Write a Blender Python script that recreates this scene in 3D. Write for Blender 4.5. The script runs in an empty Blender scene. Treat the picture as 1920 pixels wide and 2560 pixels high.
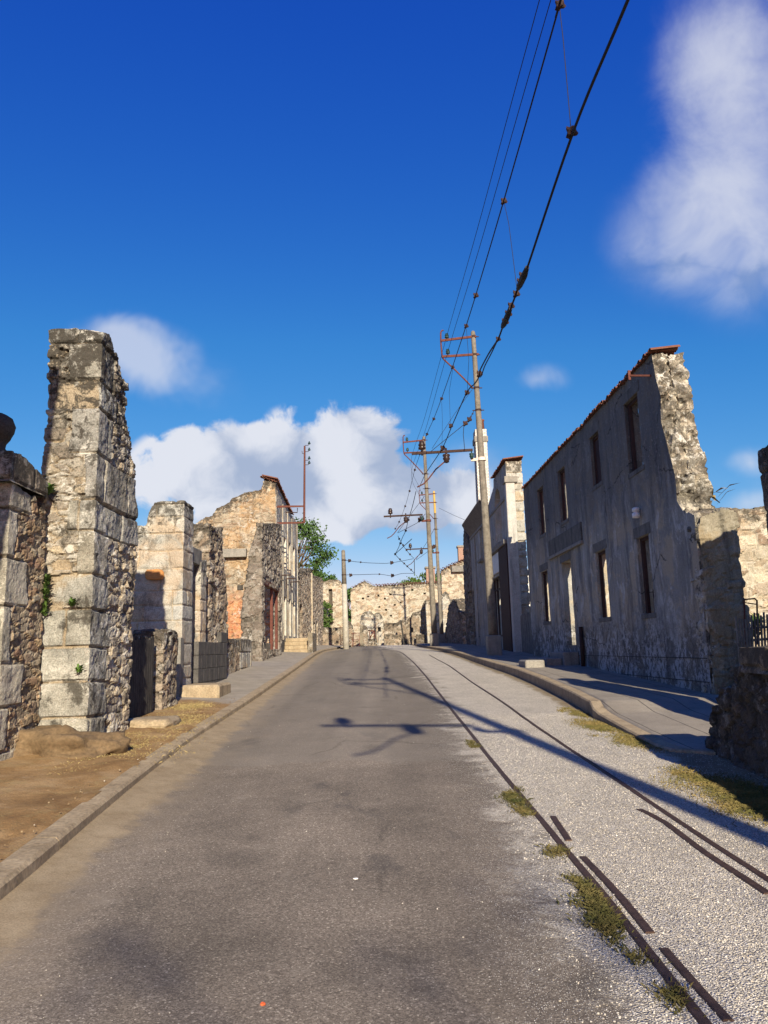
import bpy, math, random
import numpy as np
from mathutils import Vector, Matrix
random.seed(7)
RNG = np.random.default_rng(11)
SC = bpy.context.scene
COL = SC.collection
PI = math.pi

# ------------------------------------------------------------------ camera model
F = 1930.0; PITCH = math.radians(10.13); ROLL = .027; CH = 1.57
_f = np.array([0, math.cos(PITCH), math.sin(PITCH)])
_r0 = np.array([1., 0, 0]); _u0 = np.array([0, -math.sin(PITCH), math.cos(PITCH)])
_R = math.cos(ROLL)*_r0 - math.sin(ROLL)*_u0
_U = math.cos(ROLL)*_u0 + math.sin(ROLL)*_r0
CAM = np.array([0, 0, CH])

def g(y):                                   # road height along the street
    y = np.asarray(y, float)
    far = .041*33 + .017*(y-33) + .072*(1-np.exp(-np.maximum(y-33, 0)/3))
    r = np.where(y < 33, .041*y, far)
    r = np.where(y > 90, .041*33+.072+.017*57, r)
    return np.where(y < -40, -1.64, r)
def gf(y): return float(g(y))
def ray(p): return _f + (p[0]-960)/F*_R - (p[1]-1280)/F*_U
def at(p, y):
    d = ray(p); return CAM + d*(y/d[1])
def onx(p, x):
    d = ray(p); return CAM + d*(x/d[0])
def ong(p, off=0.0):
    d = ray(p); lo, hi = .5, 60.
    for _ in range(60):
        m = (lo+hi)/2; q_ = CAM+d*m
        if q_[2] > gf(q_[1])+off: lo = m
        else: hi = m
    return CAM+d*lo
_Z = {0: (0, 0, 1.1573), 1: (0, 800, .2893), 2: (0, 1400, .2893), 3: (320, 1150, .3255), 4: (780, 1350, .2532), 5: (960, 780, .2893),
      6: (1120, 1100, .2621), 7: (1300, 830, .3737), 8: (1300, 1350, .3737), 9: (960, 1900, .5787), 10: (680, 1580, .3858),
      11: (860, 1440, .1929), 12: (440, 1480, .2532), 13: (730, 1270, .1673), 14: (960, 1060, .1929), 15: (1080, 640, .1929),
      16: (1100, 0, .3014), 17: (680, 1080, .1266)}
def q(k, x, y):
    a, b, s = _Z[k]; return (a+x*s, b+y*s)
def qs(k, *pts): return [q(k, x, y) for x, y in pts]
def interp(x, xs, ys): return np.interp(x, xs, ys)

# ------------------------------------------------------------------ numpy noise
def _h(ix, iy, iz, s):
    with np.errstate(over='ignore'):
        h = (ix.astype(np.uint32)*np.uint32(374761393) + iy.astype(np.uint32)*np.uint32(668265263)
             + iz.astype(np.uint32)*np.uint32(2147483647) + np.uint32((s*974634777) & 0xffffffff))
        h = (h ^ (h >> np.uint32(13)))*np.uint32(1274126177)
        h = (h ^ (h >> np.uint32(15)))*np.uint32(2246822519)
        h = h ^ (h >> np.uint32(16))
    return h.astype(np.float64)/4294967295.0
def vnoise(p, s=0):
    c = np.floor(p).astype(np.int64); f = p-c; f = f*f*(3-2*f)
    o = 0
    for dx in (0, 1):
        for dy in (0, 1):
            for dz in (0, 1):
                w = (f[:, 0] if dx else 1-f[:, 0])*(f[:, 1] if dy else 1-f[:, 1])*(f[:, 2] if dz else 1-f[:, 2])
                o = o + w*_h(c[:, 0]+dx, c[:, 1]+dy, c[:, 2]+dz, s)
    return o
def fbm(p, oct=4, s=0):
    o = 0; a = .5; t = 0
    for k in range(oct):
        o = o + a*(vnoise(p*(2**k), s+k)*2-1); t += a; a *= .5
    return o/t
def fbm1(x, s=0, oct=4):
    x = np.atleast_1d(np.asarray(x, float)); p = np.stack([x, x*0+.37, x*0+.71], 1)
    return fbm(p, oct, s)
def worley(p, s=0):
    c = np.floor(p).astype(np.int64); n = len(p)
    f1 = np.full(n, 9.); f2 = np.full(n, 9.); idd = np.zeros(n)
    for dx in (-1, 0, 1):
        for dy in (-1, 0, 1):
            for dz in (-1, 0, 1):
                a, b, d = c[:, 0]+dx, c[:, 1]+dy, c[:, 2]+dz
                ds = np.sqrt((a+.1+.8*_h(a, b, d, s)-p[:, 0])**2 + (b+.1+.8*_h(a, b, d, s+1)-p[:, 1])**2 + (d+.1+.8*_h(a, b, d, s+2)-p[:, 2])**2)
                near = ds < f1
                f2 = np.where(near, f1, np.minimum(f2, ds)); f1 = np.where(near, ds, f1)
                idd = np.where(near, _h(a, b, d, s+3), idd)
    return f1, f2, idd

# ------------------------------------------------------------------ material helpers
class NT:
    def __init__(s, name):
        s.m = bpy.data.materials.new(name); s.m.use_nodes = True
        s.t = s.m.node_tree; s.n = s.t.nodes; s.l = s.t.links
        s.b = s.n['Principled BSDF']; s.b.inputs['Specular IOR Level'].default_value = .25
        s.co = s.n.new('ShaderNodeNewGeometry').outputs['Position']
    def set(s, inp, v):
        if hasattr(v, 'links') or isinstance(v, bpy.types.NodeSocket): s.l.new(v, inp)
        else:
            if hasattr(inp.default_value, '__len__') and len(inp.default_value) == 4 and len(v) == 3: v = (*v, 1)
            inp.default_value = v
    def map(s, scale, loc=(0, 0, 0), rot=(0, 0, 0), co=None):
        m = s.n.new('ShaderNodeMapping'); s.l.new(co or s.co, m.inputs[0])
        m.inputs['Scale'].default_value = scale; m.inputs['Location'].default_value = loc; m.inputs['Rotation'].default_value = rot
        return m.outputs[0]
    def noise(s, scale, det=4, rough=.6, co=None, dist=0, out=0):
        n = s.n.new('ShaderNodeTexNoise'); s.l.new(co or s.co, n.inputs['Vector'])
        n.inputs['Scale'].default_value = scale; n.inputs['Detail'].default_value = det
        n.inputs['Roughness'].default_value = rough; n.inputs['Distortion'].default_value = dist
        return n.outputs[out]
    def vor(s, scale, feat='F1', co=None, out='Distance', rnd=1):
        n = s.n.new('ShaderNodeTexVoronoi'); n.feature = feat; s.l.new(co or s.co, n.inputs['Vector'])
        n.inputs['Scale'].default_value = scale; n.inputs['Randomness'].default_value = rnd
        return n.outputs[out]
    def attr(s, name):
        n = s.n.new('ShaderNodeAttribute'); n.attribute_name = name; return n.outputs['Fac']
    def ramp(s, f, stops, inter='LINEAR'):
        n = s.n.new('ShaderNodeValToRGB'); n.color_ramp.interpolation = inter; e = n.color_ramp.elements
        while len(e) < len(stops): e.new(.5)
        for k, (p, c) in enumerate(stops):
            e[k].position = p; e[k].color = (c, c, c, 1) if not hasattr(c, '__len__') else (*c, 1)
        s.set(n.inputs[0], f); return n.outputs[0]
    def mix(s, f, a, b, mode='MIX'):
        n = s.n.new('ShaderNodeMix'); n.data_type = 'RGBA'; n.blend_type = mode
        s.set(n.inputs[0], f); s.set(n.inputs[6], a); s.set(n.inputs[7], b); return n.outputs[2]
    def math(s, op, a, b=0., c=0.):
        n = s.n.new('ShaderNodeMath'); n.operation = op
        s.set(n.inputs[0], a); s.set(n.inputs[1], b); s.set(n.inputs[2], c); return n.outputs[0]
    def step(s, v, a, b):
        n = s.n.new('ShaderNodeMapRange'); n.interpolation_type = 'SMOOTHSTEP'
        s.set(n.inputs[0], v); n.inputs[1].default_value = a; n.inputs[2].default_value = b; return n.outputs[0]
    def sep(s, v=None):
        n = s.n.new('ShaderNodeSeparateXYZ'); s.l.new(v or s.co, n.inputs[0]); return n.outputs
    def bump(s, h, st=.5, dist=.02, prev=None):
        n = s.n.new('ShaderNodeBump'); n.inputs['Strength'].default_value = st; n.inputs['Distance'].default_value = dist
        s.set(n.inputs['Height'], h)
        if prev: s.l.new(prev, n.inputs['Normal'])
        return n.outputs[0]
    def done(s, col, rough=.9, bump=None):
        s.set(s.b.inputs['Base Color'], col); s.set(s.b.inputs['Roughness'], rough)
        if bump: s.l.new(bump, s.b.inputs['Normal'])
        return s.m

def stone_mat(name, pal, mortar, white=.5, black=.5, mort_thr=.5, top_dark=1., ochre=0., burn=None, pal2=None):
    t = NT(name)
    ramp_ = lambda p: t.ramp(t.attr('stone'), [(i/(len(p)-1), c) for i, c in enumerate(p)])
    col = ramp_(pal)
    if pal2: col = t.mix(t.attr('rub'), col, ramp_(pal2))
    grain = t.noise(60, 4, .75)
    col = t.mix(1, col, t.ramp(t.noise(2.3, 6, .7), [(.3, .6), (.7, 1.35)]), 'MULTIPLY')
    jm = t.step(t.math('ADD', t.attr('joint'), t.math('MULTIPLY', t.math('SUBTRACT', grain, .5), .9)), mort_thr, mort_thr-.45)
    col = t.mix(t.math('MULTIPLY', jm, .9), col, mortar)
    if ochre: col = t.mix(t.math('MULTIPLY', t.step(t.noise(.8, 5, .65, dist=.6), .5, .62), ochre), col, (.42, .23, .08))
    if burn is not None:
        z = t.sep()[2]
        f = t.step(t.math('ADD', z, t.math('MULTIPLY', t.noise(1.5, 4), 1.6)), burn[0]+.8, burn[1]+.8)
        col = t.mix(t.math('MULTIPLY', f, .7), col, t.mix(t.step(t.noise(6, 5, .7), .4, .6), (.36, .1, .035), (.46, .24, .11)))
    col = t.mix(1, col, t.ramp(grain, [(.3, .5), (.5, 1.), (.72, 1.5)]), 'MULTIPLY')
    gn = t.math('SUBTRACT', t.noise(5, 9, .75, dist=.3), .5)
    gm = t.step(t.math('ADD', t.attr('grime'), t.math('MULTIPLY', gn, 4.2)), .5, .85)
    col = t.mix(t.math('MULTIPLY', gm, .82*top_dark), col, t.mix(grain, (.014, .012, .01), (.075, .065, .052)))
    if black:
        col = t.mix(t.math('MULTIPLY', t.step(t.noise(3.1, 10, .76, dist=.3, co=t.map((1, 1, .7))), .51, .6), black), col, t.mix(grain, (.016, .014, .012), (.085, .075, .06)))
    if white:
        wm = t.math('MULTIPLY', t.step(t.noise(4.4, 10, .8, co=t.map((1, 1, 1), (7, 3, 5)), dist=.4), .53, .58), t.step(t.noise(1.3, 3, .5, co=t.map((1, 1, 1), (1, 9, 5))), .42, .58))
        col = t.mix(t.math('MULTIPLY', wm, white), col, t.mix(grain, (.34, .32, .28), (.74, .71, .64)))
    b = t.bump(grain, .6, .014, t.bump(t.noise(14, 7, .75), .7, .035))
    return t.done(col, .95, b)

def plain_mat(name, c1, c2, scale=8, rough=.8, bump=.3, metal=0., det=6, streak=0.):
    t = NT(name)
    n = t.noise(scale, det, .68)
    col = t.ramp(n, [(.3, c1), (.7, c2)])
    col = t.mix(.6, col, t.ramp(t.noise(scale*9, 3), [(.3, .55), (.7, 1.35)]), 'MULTIPLY')
    if streak:
        col = t.mix(t.math('MULTIPLY', t.step(t.noise(6, 6, .6, co=t.map((1, 1, .1))), .5, .7), streak), col, tuple(x*.3 for x in c1))
    t.b.inputs['Metallic'].default_value = metal
    return t.done(col, rough, t.bump(t.noise(scale*5, 5, .7), bump, .01))

# ------------------------------------------------------------------ object helpers
def link(o): COL.objects.link(o); return o
def tag(o, label=None, cat=None, group=None, kind=None):
    if label: o['label'] = label
    if cat: o['category'] = cat
    if group: o['group'] = group
    if kind: o['kind'] = kind
    return o
def thing(name, label, cat, loc, group=None):
    o = bpy.data.objects.new(name, None); o.location = loc; o.empty_display_size = .3
    return tag(link(o), label, cat, group)
def copy_tree(o, parent=None):
    c = o.copy(); COL.objects.link(c)
    if parent: c.parent = parent
    for ch in list(o.children): copy_tree(ch, c)
    return c
def world_loc(o):
    l = np.zeros(3)
    while o: l = l+np.array(o.location); o = o.parent
    return l
def finish(name, V, faces, mats, parent=None, attrs=None, smooth=False, mi=None, label=None, cat=None, group=None, kind=None, loc=None):
    V = np.asarray(V, float)
    if parent is not None: off = world_loc(parent)
    else:
        off = np.array([(V[:, 0].min()+V[:, 0].max())/2, (V[:, 1].min()+V[:, 1].max())/2, V[:, 2].min()]) if loc is None else np.array(loc)
    V = V-off
    me = bpy.data.meshes.new(name)
    if isinstance(faces, np.ndarray):
        n, k = faces.shape
        me.vertices.add(len(V)); me.vertices.foreach_set('co', V.astype(np.float32).ravel())
        me.loops.add(n*k); me.loops.foreach_set('vertex_index', faces.astype(np.int32).ravel())
        me.polygons.add(n); me.polygons.foreach_set('loop_start', np.arange(0, n*k, k, dtype=np.int32))
        me.update(calc_edges=True)
    else:
        me.from_pydata([tuple(v) for v in V], [], faces); me.update()
    if not isinstance(mats, (list, tuple)): mats = [mats]
    for m in mats: me.materials.append(m)
    if mi is not None: me.polygons.foreach_set('material_index', np.asarray(mi, np.int32))
    for k_, v in (attrs or {}).items():
        a = me.attributes.new(k_, 'FLOAT', 'POINT'); a.data.foreach_set('value', np.asarray(v, np.float32))
    me.polygons.foreach_set('use_smooth', np.full(len(me.polygons), bool(smooth)))
    me.validate()
    o = link(bpy.data.objects.new(name, me))
    if parent is not None: o.parent = parent
    else: o.location = off
    return tag(o, label, cat, group, kind)

class MB:
    def __init__(s): s.v = []; s.f = []
    def add(s, V, Fs):
        k = len(s.v); s.v += [tuple(map(float, v)) for v in V]; s.f += [tuple(i+k for i in f) for f in Fs]; return s
    def box(s, c, size, ax=None, jit=0, bev=0.):
        c = np.array(c, float); A = np.eye(3) if ax is None else np.array(ax, float)
        h = np.array(size)/2
        if bev > 0:
            bev = min(bev, h.min()*.8)
            # rounded box: each face inset, joined by chamfers
            V = []; idx = {}
            for sx in (-1, 1):
                for sy in (-1, 1):
                    for sz in (-1, 1):
                        sg = np.array([sx, sy, sz])
                        for a in range(3):
                            p = sg*(h-bev); p = p.astype(float); p[a] = sg[a]*h[a]
                            idx[(sx, sy, sz, a)] = len(V); V.append(c + p@A)
            Fs = []
            for a in range(3):
                b_, d_ = (a+1) % 3, (a+2) % 3
                for sg in (-1, 1):
                    l = []
                    for (p1, p2) in ((-1, -1), (1, -1), (1, 1), (-1, 1)):
                        k = [0, 0, 0]; k[a] = sg; k[b_] = p1; k[d_] = p2; l.append(idx[(*k, a)])
                    Fs.append(l if sg > 0 else l[::-1])
            for a in range(3):
                b_, d_ = (a+1) % 3, (a+2) % 3
                for p1 in (-1, 1):
                    for p2 in (-1, 1):
                        k0 = [0, 0, 0]; k1 = [0, 0, 0]
                        k0[a] = -1; k1[a] = 1
                        for k in (k0, k1): k[b_] = p1; k[d_] = p2
                        l = [idx[(*k0, b_)], idx[(*k1, b_)], idx[(*k1, d_)], idx[(*k0, d_)]]
                        Fs.append(l if p1*p2 > 0 else l[::-1])
            for sx in (-1, 1):
                for sy in (-1, 1):
                    for sz in (-1, 1):
                        l = [idx[(sx, sy, sz, a)] for a in range(3)]
                        Fs.append(l if sx*sy*sz > 0 else l[::-1])
            return s.add(V, Fs)
        V = []
        for sx in (-1, 1):
            for sy in (-1, 1):
                for sz in (-1, 1):
                    p = np.array([sx, sy, sz])*h
                    if jit: p = p + RNG.uniform(-jit, jit, 3)
                    V.append(c + p@A)
        return s.add(V, [(0, 1, 3, 2), (4, 6, 7, 5), (0, 4, 5, 1), (2, 3, 7, 6), (0, 2, 6, 4), (1, 5, 7, 3)])
    def bar(s, a, b, w, h=None, up=(0, 0, 1), bev=0.):
        a, b = np.array(a, float), np.array(b, float); d = b-a; L = np.linalg.norm(d); d = d/L
        up = np.array(up, float)
        if abs(d@up) > .95: up = np.array([1., 0, 0])
        sd = np.cross(up, d); sd /= np.linalg.norm(sd); u2 = np.cross(d, sd)
        return s.box((a+b)/2, (L, w, h or w), [d, sd, u2], bev=bev)
    def tube(s, pts, r, n=6, caps=True):
        pts = [np.array(p, float) for p in pts]; rs = r if hasattr(r, '__len__') else [r]*len(pts)
        V = []; Fs = []; ref = None
        for i, p in enumerate(pts):
            d = (pts[min(i+1, len(pts)-1)]-pts[max(i-1, 0)]); d = d/(np.linalg.norm(d)+1e-9)
            if ref is None: ref = np.array([0, 0, 1.]) if abs(d[2]) < .9 else np.array([1., 0, 0])
            a = np.cross(d, ref); a /= np.linalg.norm(a)+1e-9; b = np.cross(a, d); ref = b
            for k in range(n):
                t = 2*PI*k/n; V.append(p + rs[i]*(math.cos(t)*a+math.sin(t)*b))
        for i in range(len(pts)-1):
            for k in range(n):
                Fs.append((i*n+k, i*n+(k+1) % n, (i+1)*n+(k+1) % n, (i+1)*n+k))
        if caps: Fs += [tuple(range(n))[::-1], tuple(range((len(pts)-1)*n, len(pts)*n))]
        return s.add(V, [f[::-1] for f in Fs])
    def lathe(s, c, prof, n=12, ax=None):
        c = np.array(c, float); A = np.eye(3) if ax is None else np.array(ax, float)
        V = []; Fs = []
        for (r, z) in prof:
            for k in range(n):
                t = 2*PI*k/n; V.append(c + np.array([r*math.cos(t), r*math.sin(t), z])@A)
        for i in range(len(prof)-1):
            for k in range(n): Fs.append((i*n+k, i*n+(k+1) % n, (i+1)*n+(k+1) % n, (i+1)*n+k))
        Fs += [tuple(range(n))[::-1], tuple(range((len(prof)-1)*n, len(prof)*n))]
        return s.add(V, Fs)
    def build(s, name, mat, parent=None, smooth=False, **kw): return finish(name, s.v, s.f, mat, parent, smooth=smooth, **kw)

def rough_blob(mb, c, size, seed, n=3, amp=.18, flat=.0):
    """an irregular stone: displaced subdivided cube"""
    import bmesh
    bm = bmesh.new(); bmesh.ops.create_icosphere(bm, subdivisions=n, radius=1)
    V = np.array([v.co[:] for v in bm.verts]); Fs = [[v.index for v in f.verts] for f in bm.faces]; bm.free()
    m = np.abs(V).max(1, keepdims=True); V = V*(.55+.45/m)           # towards a box
    d = fbm(V*1.6+seed*3.1, 4, seed)
    V = V*(1+amp*d[:, None]+amp*.22*fbm(V*7+seed, 4, seed+2)[:, None])
    V = V*np.array(size)/2+np.array(c)
    return mb.add(V, Fs)

# ------------------------------------------------------------------ the wall builder
class Plane:
    """vertical plane through two ground points; u runs from a to b, back is the side the wall thickens to"""
    def __init__(s, a, b, back):
        s.a = np.array(a, float); s.b = np.array(b, float); d = s.b-s.a; s.L = np.linalg.norm(d); s.d = d/s.L
        n = np.array([-s.d[1], s.d[0]])
        s.n = n if n@np.array(back, float) > 0 else -n
    def uz(s, p):
        r = ray(p); t = ((s.a-CAM[:2])@s.n)/(r[:2]@s.n); w = CAM+r*t
        return ((w[:2]-s.a)@s.d, w[2])
    def uzs(s, pts): return [s.uz(p) for p in pts]
    def pt(s, u, b, z):
        p = s.a+s.d*u+s.n*b; return np.array([p[0], p[1], z])
    def ax(s): return [np.array([*s.d, 0]), np.array([*s.n, 0]), np.array([0, 0, 1.])]

def stonefield(mode, u, b, z, L, T, seed, size):
    P = np.stack([u/size[0], b/size[1], z/size[2]], 1)
    Q = np.stack([u, b, z], 1)
    wv = np.stack([fbm(Q*3.3, 3, seed+9), fbm(Q*3.3+7, 3, seed+10), fbm(Q*3.3+13, 3, seed+11)], 1)
    f1, f2, rid = worley(P+wv*.55, seed)
    rj = np.clip((f2-f1)/.2, 0, 1)
    one = np.ones(len(u))
    if mode == 'rubble': return rid, rj, one
    r = np.random.default_rng(seed)
    lo, hi = (.36, .62) if mode in ('ashlar', 'quoinL') else (.24, .5)
    hb = np.cumsum(np.concatenate([[z.min()-.3], r.uniform(lo, hi, 60)]))
    zz = z + .03*fbm(np.stack([u*1.3, b*1.3, z*0], 1), 3, seed)
    c = np.clip(np.searchsorted(hb, zz)-1, 0, 58)
    dz = np.minimum(zz-hb[c], hb[c+1]-zz)
    lu = r.uniform(.5, .95, 60)[c]; ou = r.uniform(0, 1, 60)[c]
    pu = (u+.04*fbm(np.stack([z*3, u*3, b], 1), 3, seed+5))/lu+ou; iu = np.floor(pu); du = np.minimum(pu-iu, 1-(pu-iu))*lu
    sb = T*np.random.default_rng(seed+1).uniform(.3, 2.6, 60)[c]
    bb = b+.03*fbm(np.stack([z*3, u*3, b], 1), 3, seed+6)
    ib = (bb > sb).astype(float); db = np.abs(bb-sb)
    d = np.minimum(np.minimum(dz, du), db)
    aid = _h(c, iu.astype(np.int64), ib.astype(np.int64), seed+4)
    if mode == 'ashlar':
        rq = r.uniform(0, 1, 60)[c]
        rub = ((rq < .36) & (bb > T*(.2+1.6*rq))) | ((u > .42+.25*rq) & (r.uniform(0, 1, 60)[c] < .8))
    elif mode == 'quoin':
        w = np.where(c % 2 == 0, .34, .6)
        rub = (u > w) & (u < L-w)
    elif mode == 'quoinL':
        w = np.where(c % 2 == 0, .2, .52)+.05*fbm(np.stack([z*4, u*0, b], 1), 2, seed+8)
        rub = u > w
        d = np.where(rub, d, np.minimum(np.minimum(dz, np.abs(u-w)), .2)); aid = np.where(rub, aid, _h(c, c*0, ib.astype(np.int64), seed+4))
    else: rub = np.zeros(len(u), bool)
    aj = np.clip((d-.008*(1+fbm(Q*9, 3, seed+50)))/.03, 0, 1)
    return np.where(rub, rid, aid), np.where(rub, rj, aj), rub.astype(float)

def wall(name, pl, T, top, base, res, mats, parent=None, holes=(), left=None, right=None, nt=None, mode='rubble', size=(.34, .3, .17),
         amp=.035, rag=.08, front_amp=1., seed=1, u0=None, u1=None, smooth=False, endband=.5, arch=(), gh=.8, lean=0., **kw):
    top = sorted(top); tu = np.array([p[0] for p in top]); tz = np.array([p[1] for p in top])
    u0 = tu.min() if u0 is None else u0; u1 = tu.max() if u1 is None else u1
    zmax = tz.max()+.25
    def grid(a, b, extra):
        n = max(2, int(round((b-a)/res))+1); x = np.linspace(a, b, n)
        for e in extra:
            if a+1e-3 < e < b-1e-3:
                k = np.argmin(abs(x-e)); x[k] = e
        return np.unique(x)
    us = grid(u0, u1, [h[0] for h in holes]+[h[1] for h in holes])
    zs = grid(base, zmax, [h[2] for h in holes]+[h[3] for h in holes])
    nt = nt or max(1, int(round(T/res))); bs = np.linspace(0, T, nt+1)
    topf = lambda u: interp(u, tu, tz)+rag*fbm1(np.atleast_1d(u)*2.7+seed*5.3, seed)+rag*.5*np.round(fbm1(np.atleast_1d(u)*4.1+seed*2.3, seed+3, 2)*3)/3
    T_u = topf(us)
    uc = (us[1:]+us[:-1])/2; zc = (zs[1:]+zs[:-1])/2
    Tc = topf(uc)
    lz = (lambda z: interp(z, [p[0] for p in left], [p[1] for p in left])+rag*.6*fbm1(z*3.1+seed, seed+7)) if left else (lambda z: z*0+u0)
    rz = (lambda z: interp(z, [p[0] for p in right], [p[1] for p in right])+rag*.6*fbm1(z*3.1+seed*3, seed+8)) if right else (lambda z: z*0+u1)
    M = (zs[:-1][None, :] < Tc[:, None]-.01)
    M &= (us[1:][:, None] > lz(zc)[None, :]+.01) & (us[:-1][:, None] < rz(zc)[None, :]-.01)
    H = np.zeros_like(M)
    for h in holes:
        hu = (uc > h[0]) & (uc < h[1]); hz = (zc > h[2]) & (zc < h[3])
        H |= hu[:, None] & hz[None, :]
    for (a0, a1, zsp) in arch:
        rr = (a1-a0)/2; cc = (a0+a1)/2
        H |= ((uc[:, None]-cc)**2+(zc[None, :]-zsp)**2 < rr*rr) & (zc[None, :] > zsp)
    M &= ~H
    nu, nz = M.shape
    idx = lambda i, k, j: (i*(nt+1)+k)*(nz+1)+j
    I, J = np.nonzero(M); fs = []; mi = []
    def put(a, b, c, d, m): fs.append(np.stack([a, b, c, d], 1)); mi.append(np.full(len(a), m))
    put(idx(I, 0, J), idx(I+1, 0, J), idx(I+1, 0, J+1), idx(I, 0, J+1), 0)
    put(idx(I, nt, J), idx(I, nt, J+1), idx(I+1, nt, J+1), idx(I+1, nt, J), len(mats)-1 if isinstance(mats, list) else 0)
    Mp = np.pad(M, 1); Hp = np.pad(H, 1)
    for dirn in ('R', 'L', 'T', 'B'):
        di, dj = {'R': (1, 0), 'L': (-1, 0), 'T': (0, 1), 'B': (0, -1)}[dirn]
        nb = Mp[1+di:1+di+nu, 1+dj:1+dj+nz]; hb = Hp[1+di:1+di+nu, 1+dj:1+dj+nz]
        E = M & ~nb
        if dirn == 'B': E[:, 0] = False
        for hole in (False, True):
            I, J = np.nonzero(E & (hb == hole))
            if not len(I): continue
            for k in range(nt):
                m = 0 if (hole or not isinstance(mats, list)) else min(1, len(mats)-1)
                if dirn == 'R': put(idx(I+1, k, J), idx(I+1, k+1, J), idx(I+1, k+1, J+1), idx(I+1, k, J+1), m)
                if dirn == 'L': put(idx(I, k, J+1), idx(I, k+1, J+1), idx(I, k+1, J), idx(I, k, J), m)
                if dirn == 'T': put(idx(I, k, J+1), idx(I+1, k, J+1), idx(I+1, k+1, J+1), idx(I, k+1, J+1), m)
                if dirn == 'B': put(idx(I, k+1, J), idx(I+1, k+1, J), idx(I+1, k, J), idx(I, k, J), m)
    Fq = np.concatenate(fs); mi = np.concatenate(mi)
    used = np.unique(Fq); re = np.full((nu+1)*(nt+1)*(nz+1), -1); re[used] = np.arange(len(used)); Fq = re[Fq]
    j = used % (nz+1); k = (used//(nz+1)) % (nt+1); i = used//((nz+1)*(nt+1))
    z = np.minimum(zs[j], T_u[i]); b = bs[k]
    u = np.clip(us[i], lz(zs[j]), rz(zs[j]))
    # each layer through the thickness is broken a little differently
    z = np.where(zs[j] >= T_u[i]-1e-6, z+rag*.5*fbm(np.stack([us[i]*3, b*4, b*0], 1), 3, seed+20), z)
    hand = pl.d[0]*pl.n[1]-pl.d[1]*pl.n[0]
    if hand < 0: Fq = Fq[:, ::-1]
    sid, jt, rubm = stonefield(mode, u-u0, b, z, u1-u0, T, seed, size)
    grime = np.clip(1-(T_u[i]-z)/gh, 0, 1)
    if left: grime = np.maximum(grime, .8*np.clip(1-(u-lz(z))/.12, 0, 1))
    W = np.stack([pl.a[0]+pl.d[0]*u+pl.n[0]*b, pl.a[1]+pl.d[1]*u+pl.n[1]*b, z], 1)
    if lean: W[:, 0] += lean*(z-base)
    # normals
    a_, b_, c_, d_ = (W[Fq[:, x]] for x in range(4))
    fn = np.cross(c_-a_, d_-b_); N = np.zeros_like(W)
    for x in range(4): np.add.at(N, Fq[:, x], fn)
    N /= np.linalg.norm(N, axis=1, keepdims=True)+1e-9
    A = np.full(len(W), amp)
    if front_amp != 1.:
        ed = np.minimum(u-lz(z), rz(z)-u); ed = np.minimum(ed, T_u[i]-z)
        A = amp*np.where((b < 1e-6) | (ed > endband), front_amp, 1.)
        A = np.where((b > 1e-6) & (ed < .03), amp, A)
    S = np.stack([u, b, z], 1)
    D = A*((np.clip(jt*1.5, 0, 1)-.7)*(.9-.35*rubm)+(sid-.5)*(.5+.6*rubm)) + A*(.45-.1*rubm)*fbm(S*6+seed, 4, seed+30) + A*(.15+.12*rubm)*fbm(S*24+seed, 3, seed+40)
    W = W+N*D[:, None]
    if not isinstance(mats, list): mi = None
    o = finish(name, W, Fq, mats, parent, {'stone': sid, 'joint': jt, 'grime': grime, 'rub': rubm}, smooth, mi, **kw)
    return o

def tiles(name, pl, pts, T, mat, parent, step=.17, r=.07, over=.12, slope=.12, seed=3, drop=0.):
    """canal tiles laid across the wall head"""
    mb = MB(); rg = np.random.default_rng(seed)
    us = np.arange(pts[0][0], pts[-1][0], step)
    n = 6
    for c, u in enumerate(us):
        zt = interp(u, [p[0] for p in pts], [p[1] for p in pts])
        dz = rg.normal(0, .012); du = rg.normal(0, .012)
        for layer, flip in ((0, 1), (1, -1)):
            uu = u+du+(0 if flip > 0 else step/2)
            rr = r*(1.08 if flip > 0 else .95)
            V = []; Fs = []
            for e, bb in enumerate((-over+rg.normal(0, .02), T+over*.6)):
                z0 = zt+dz+slope*bb+(.03 if flip > 0 else .045)
                for w in (rr, rr-.018):
                    for k in range(n+1):
                        t = PI*k/n; V.append(pl.pt(uu+w*math.cos(t), bb, z0+flip*w*math.sin(t)*.8-(0 if flip > 0 else -.02)))
            m = n+1
            for k in range(n):
                Fs += [(k, k+1, 2*m+k+1, 2*m+k), (m+k+1, m+k, 3*m+k, 3*m+k+1), (k+1, k, m+k, m+k+1), (2*m+k, 2*m+k+1, 3*m+k+1, 3*m+k)]
            Fs += [(0, 2*m, 3*m, m), (n, m+n, 3*m+n, 2*m+n)]
            mb.add(V, Fs)
    return mb.build(name, mat, parent, smooth=False)

def pbox(mb, pl, u0, u1, b0, b1, z0, z1, bev=.008):
    return mb.box(pl.pt((u0+u1)/2, (b0+b1)/2, (z0+z1)/2), (u1-u0, b1-b0, z1-z0), pl.ax(), bev=bev)

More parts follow.
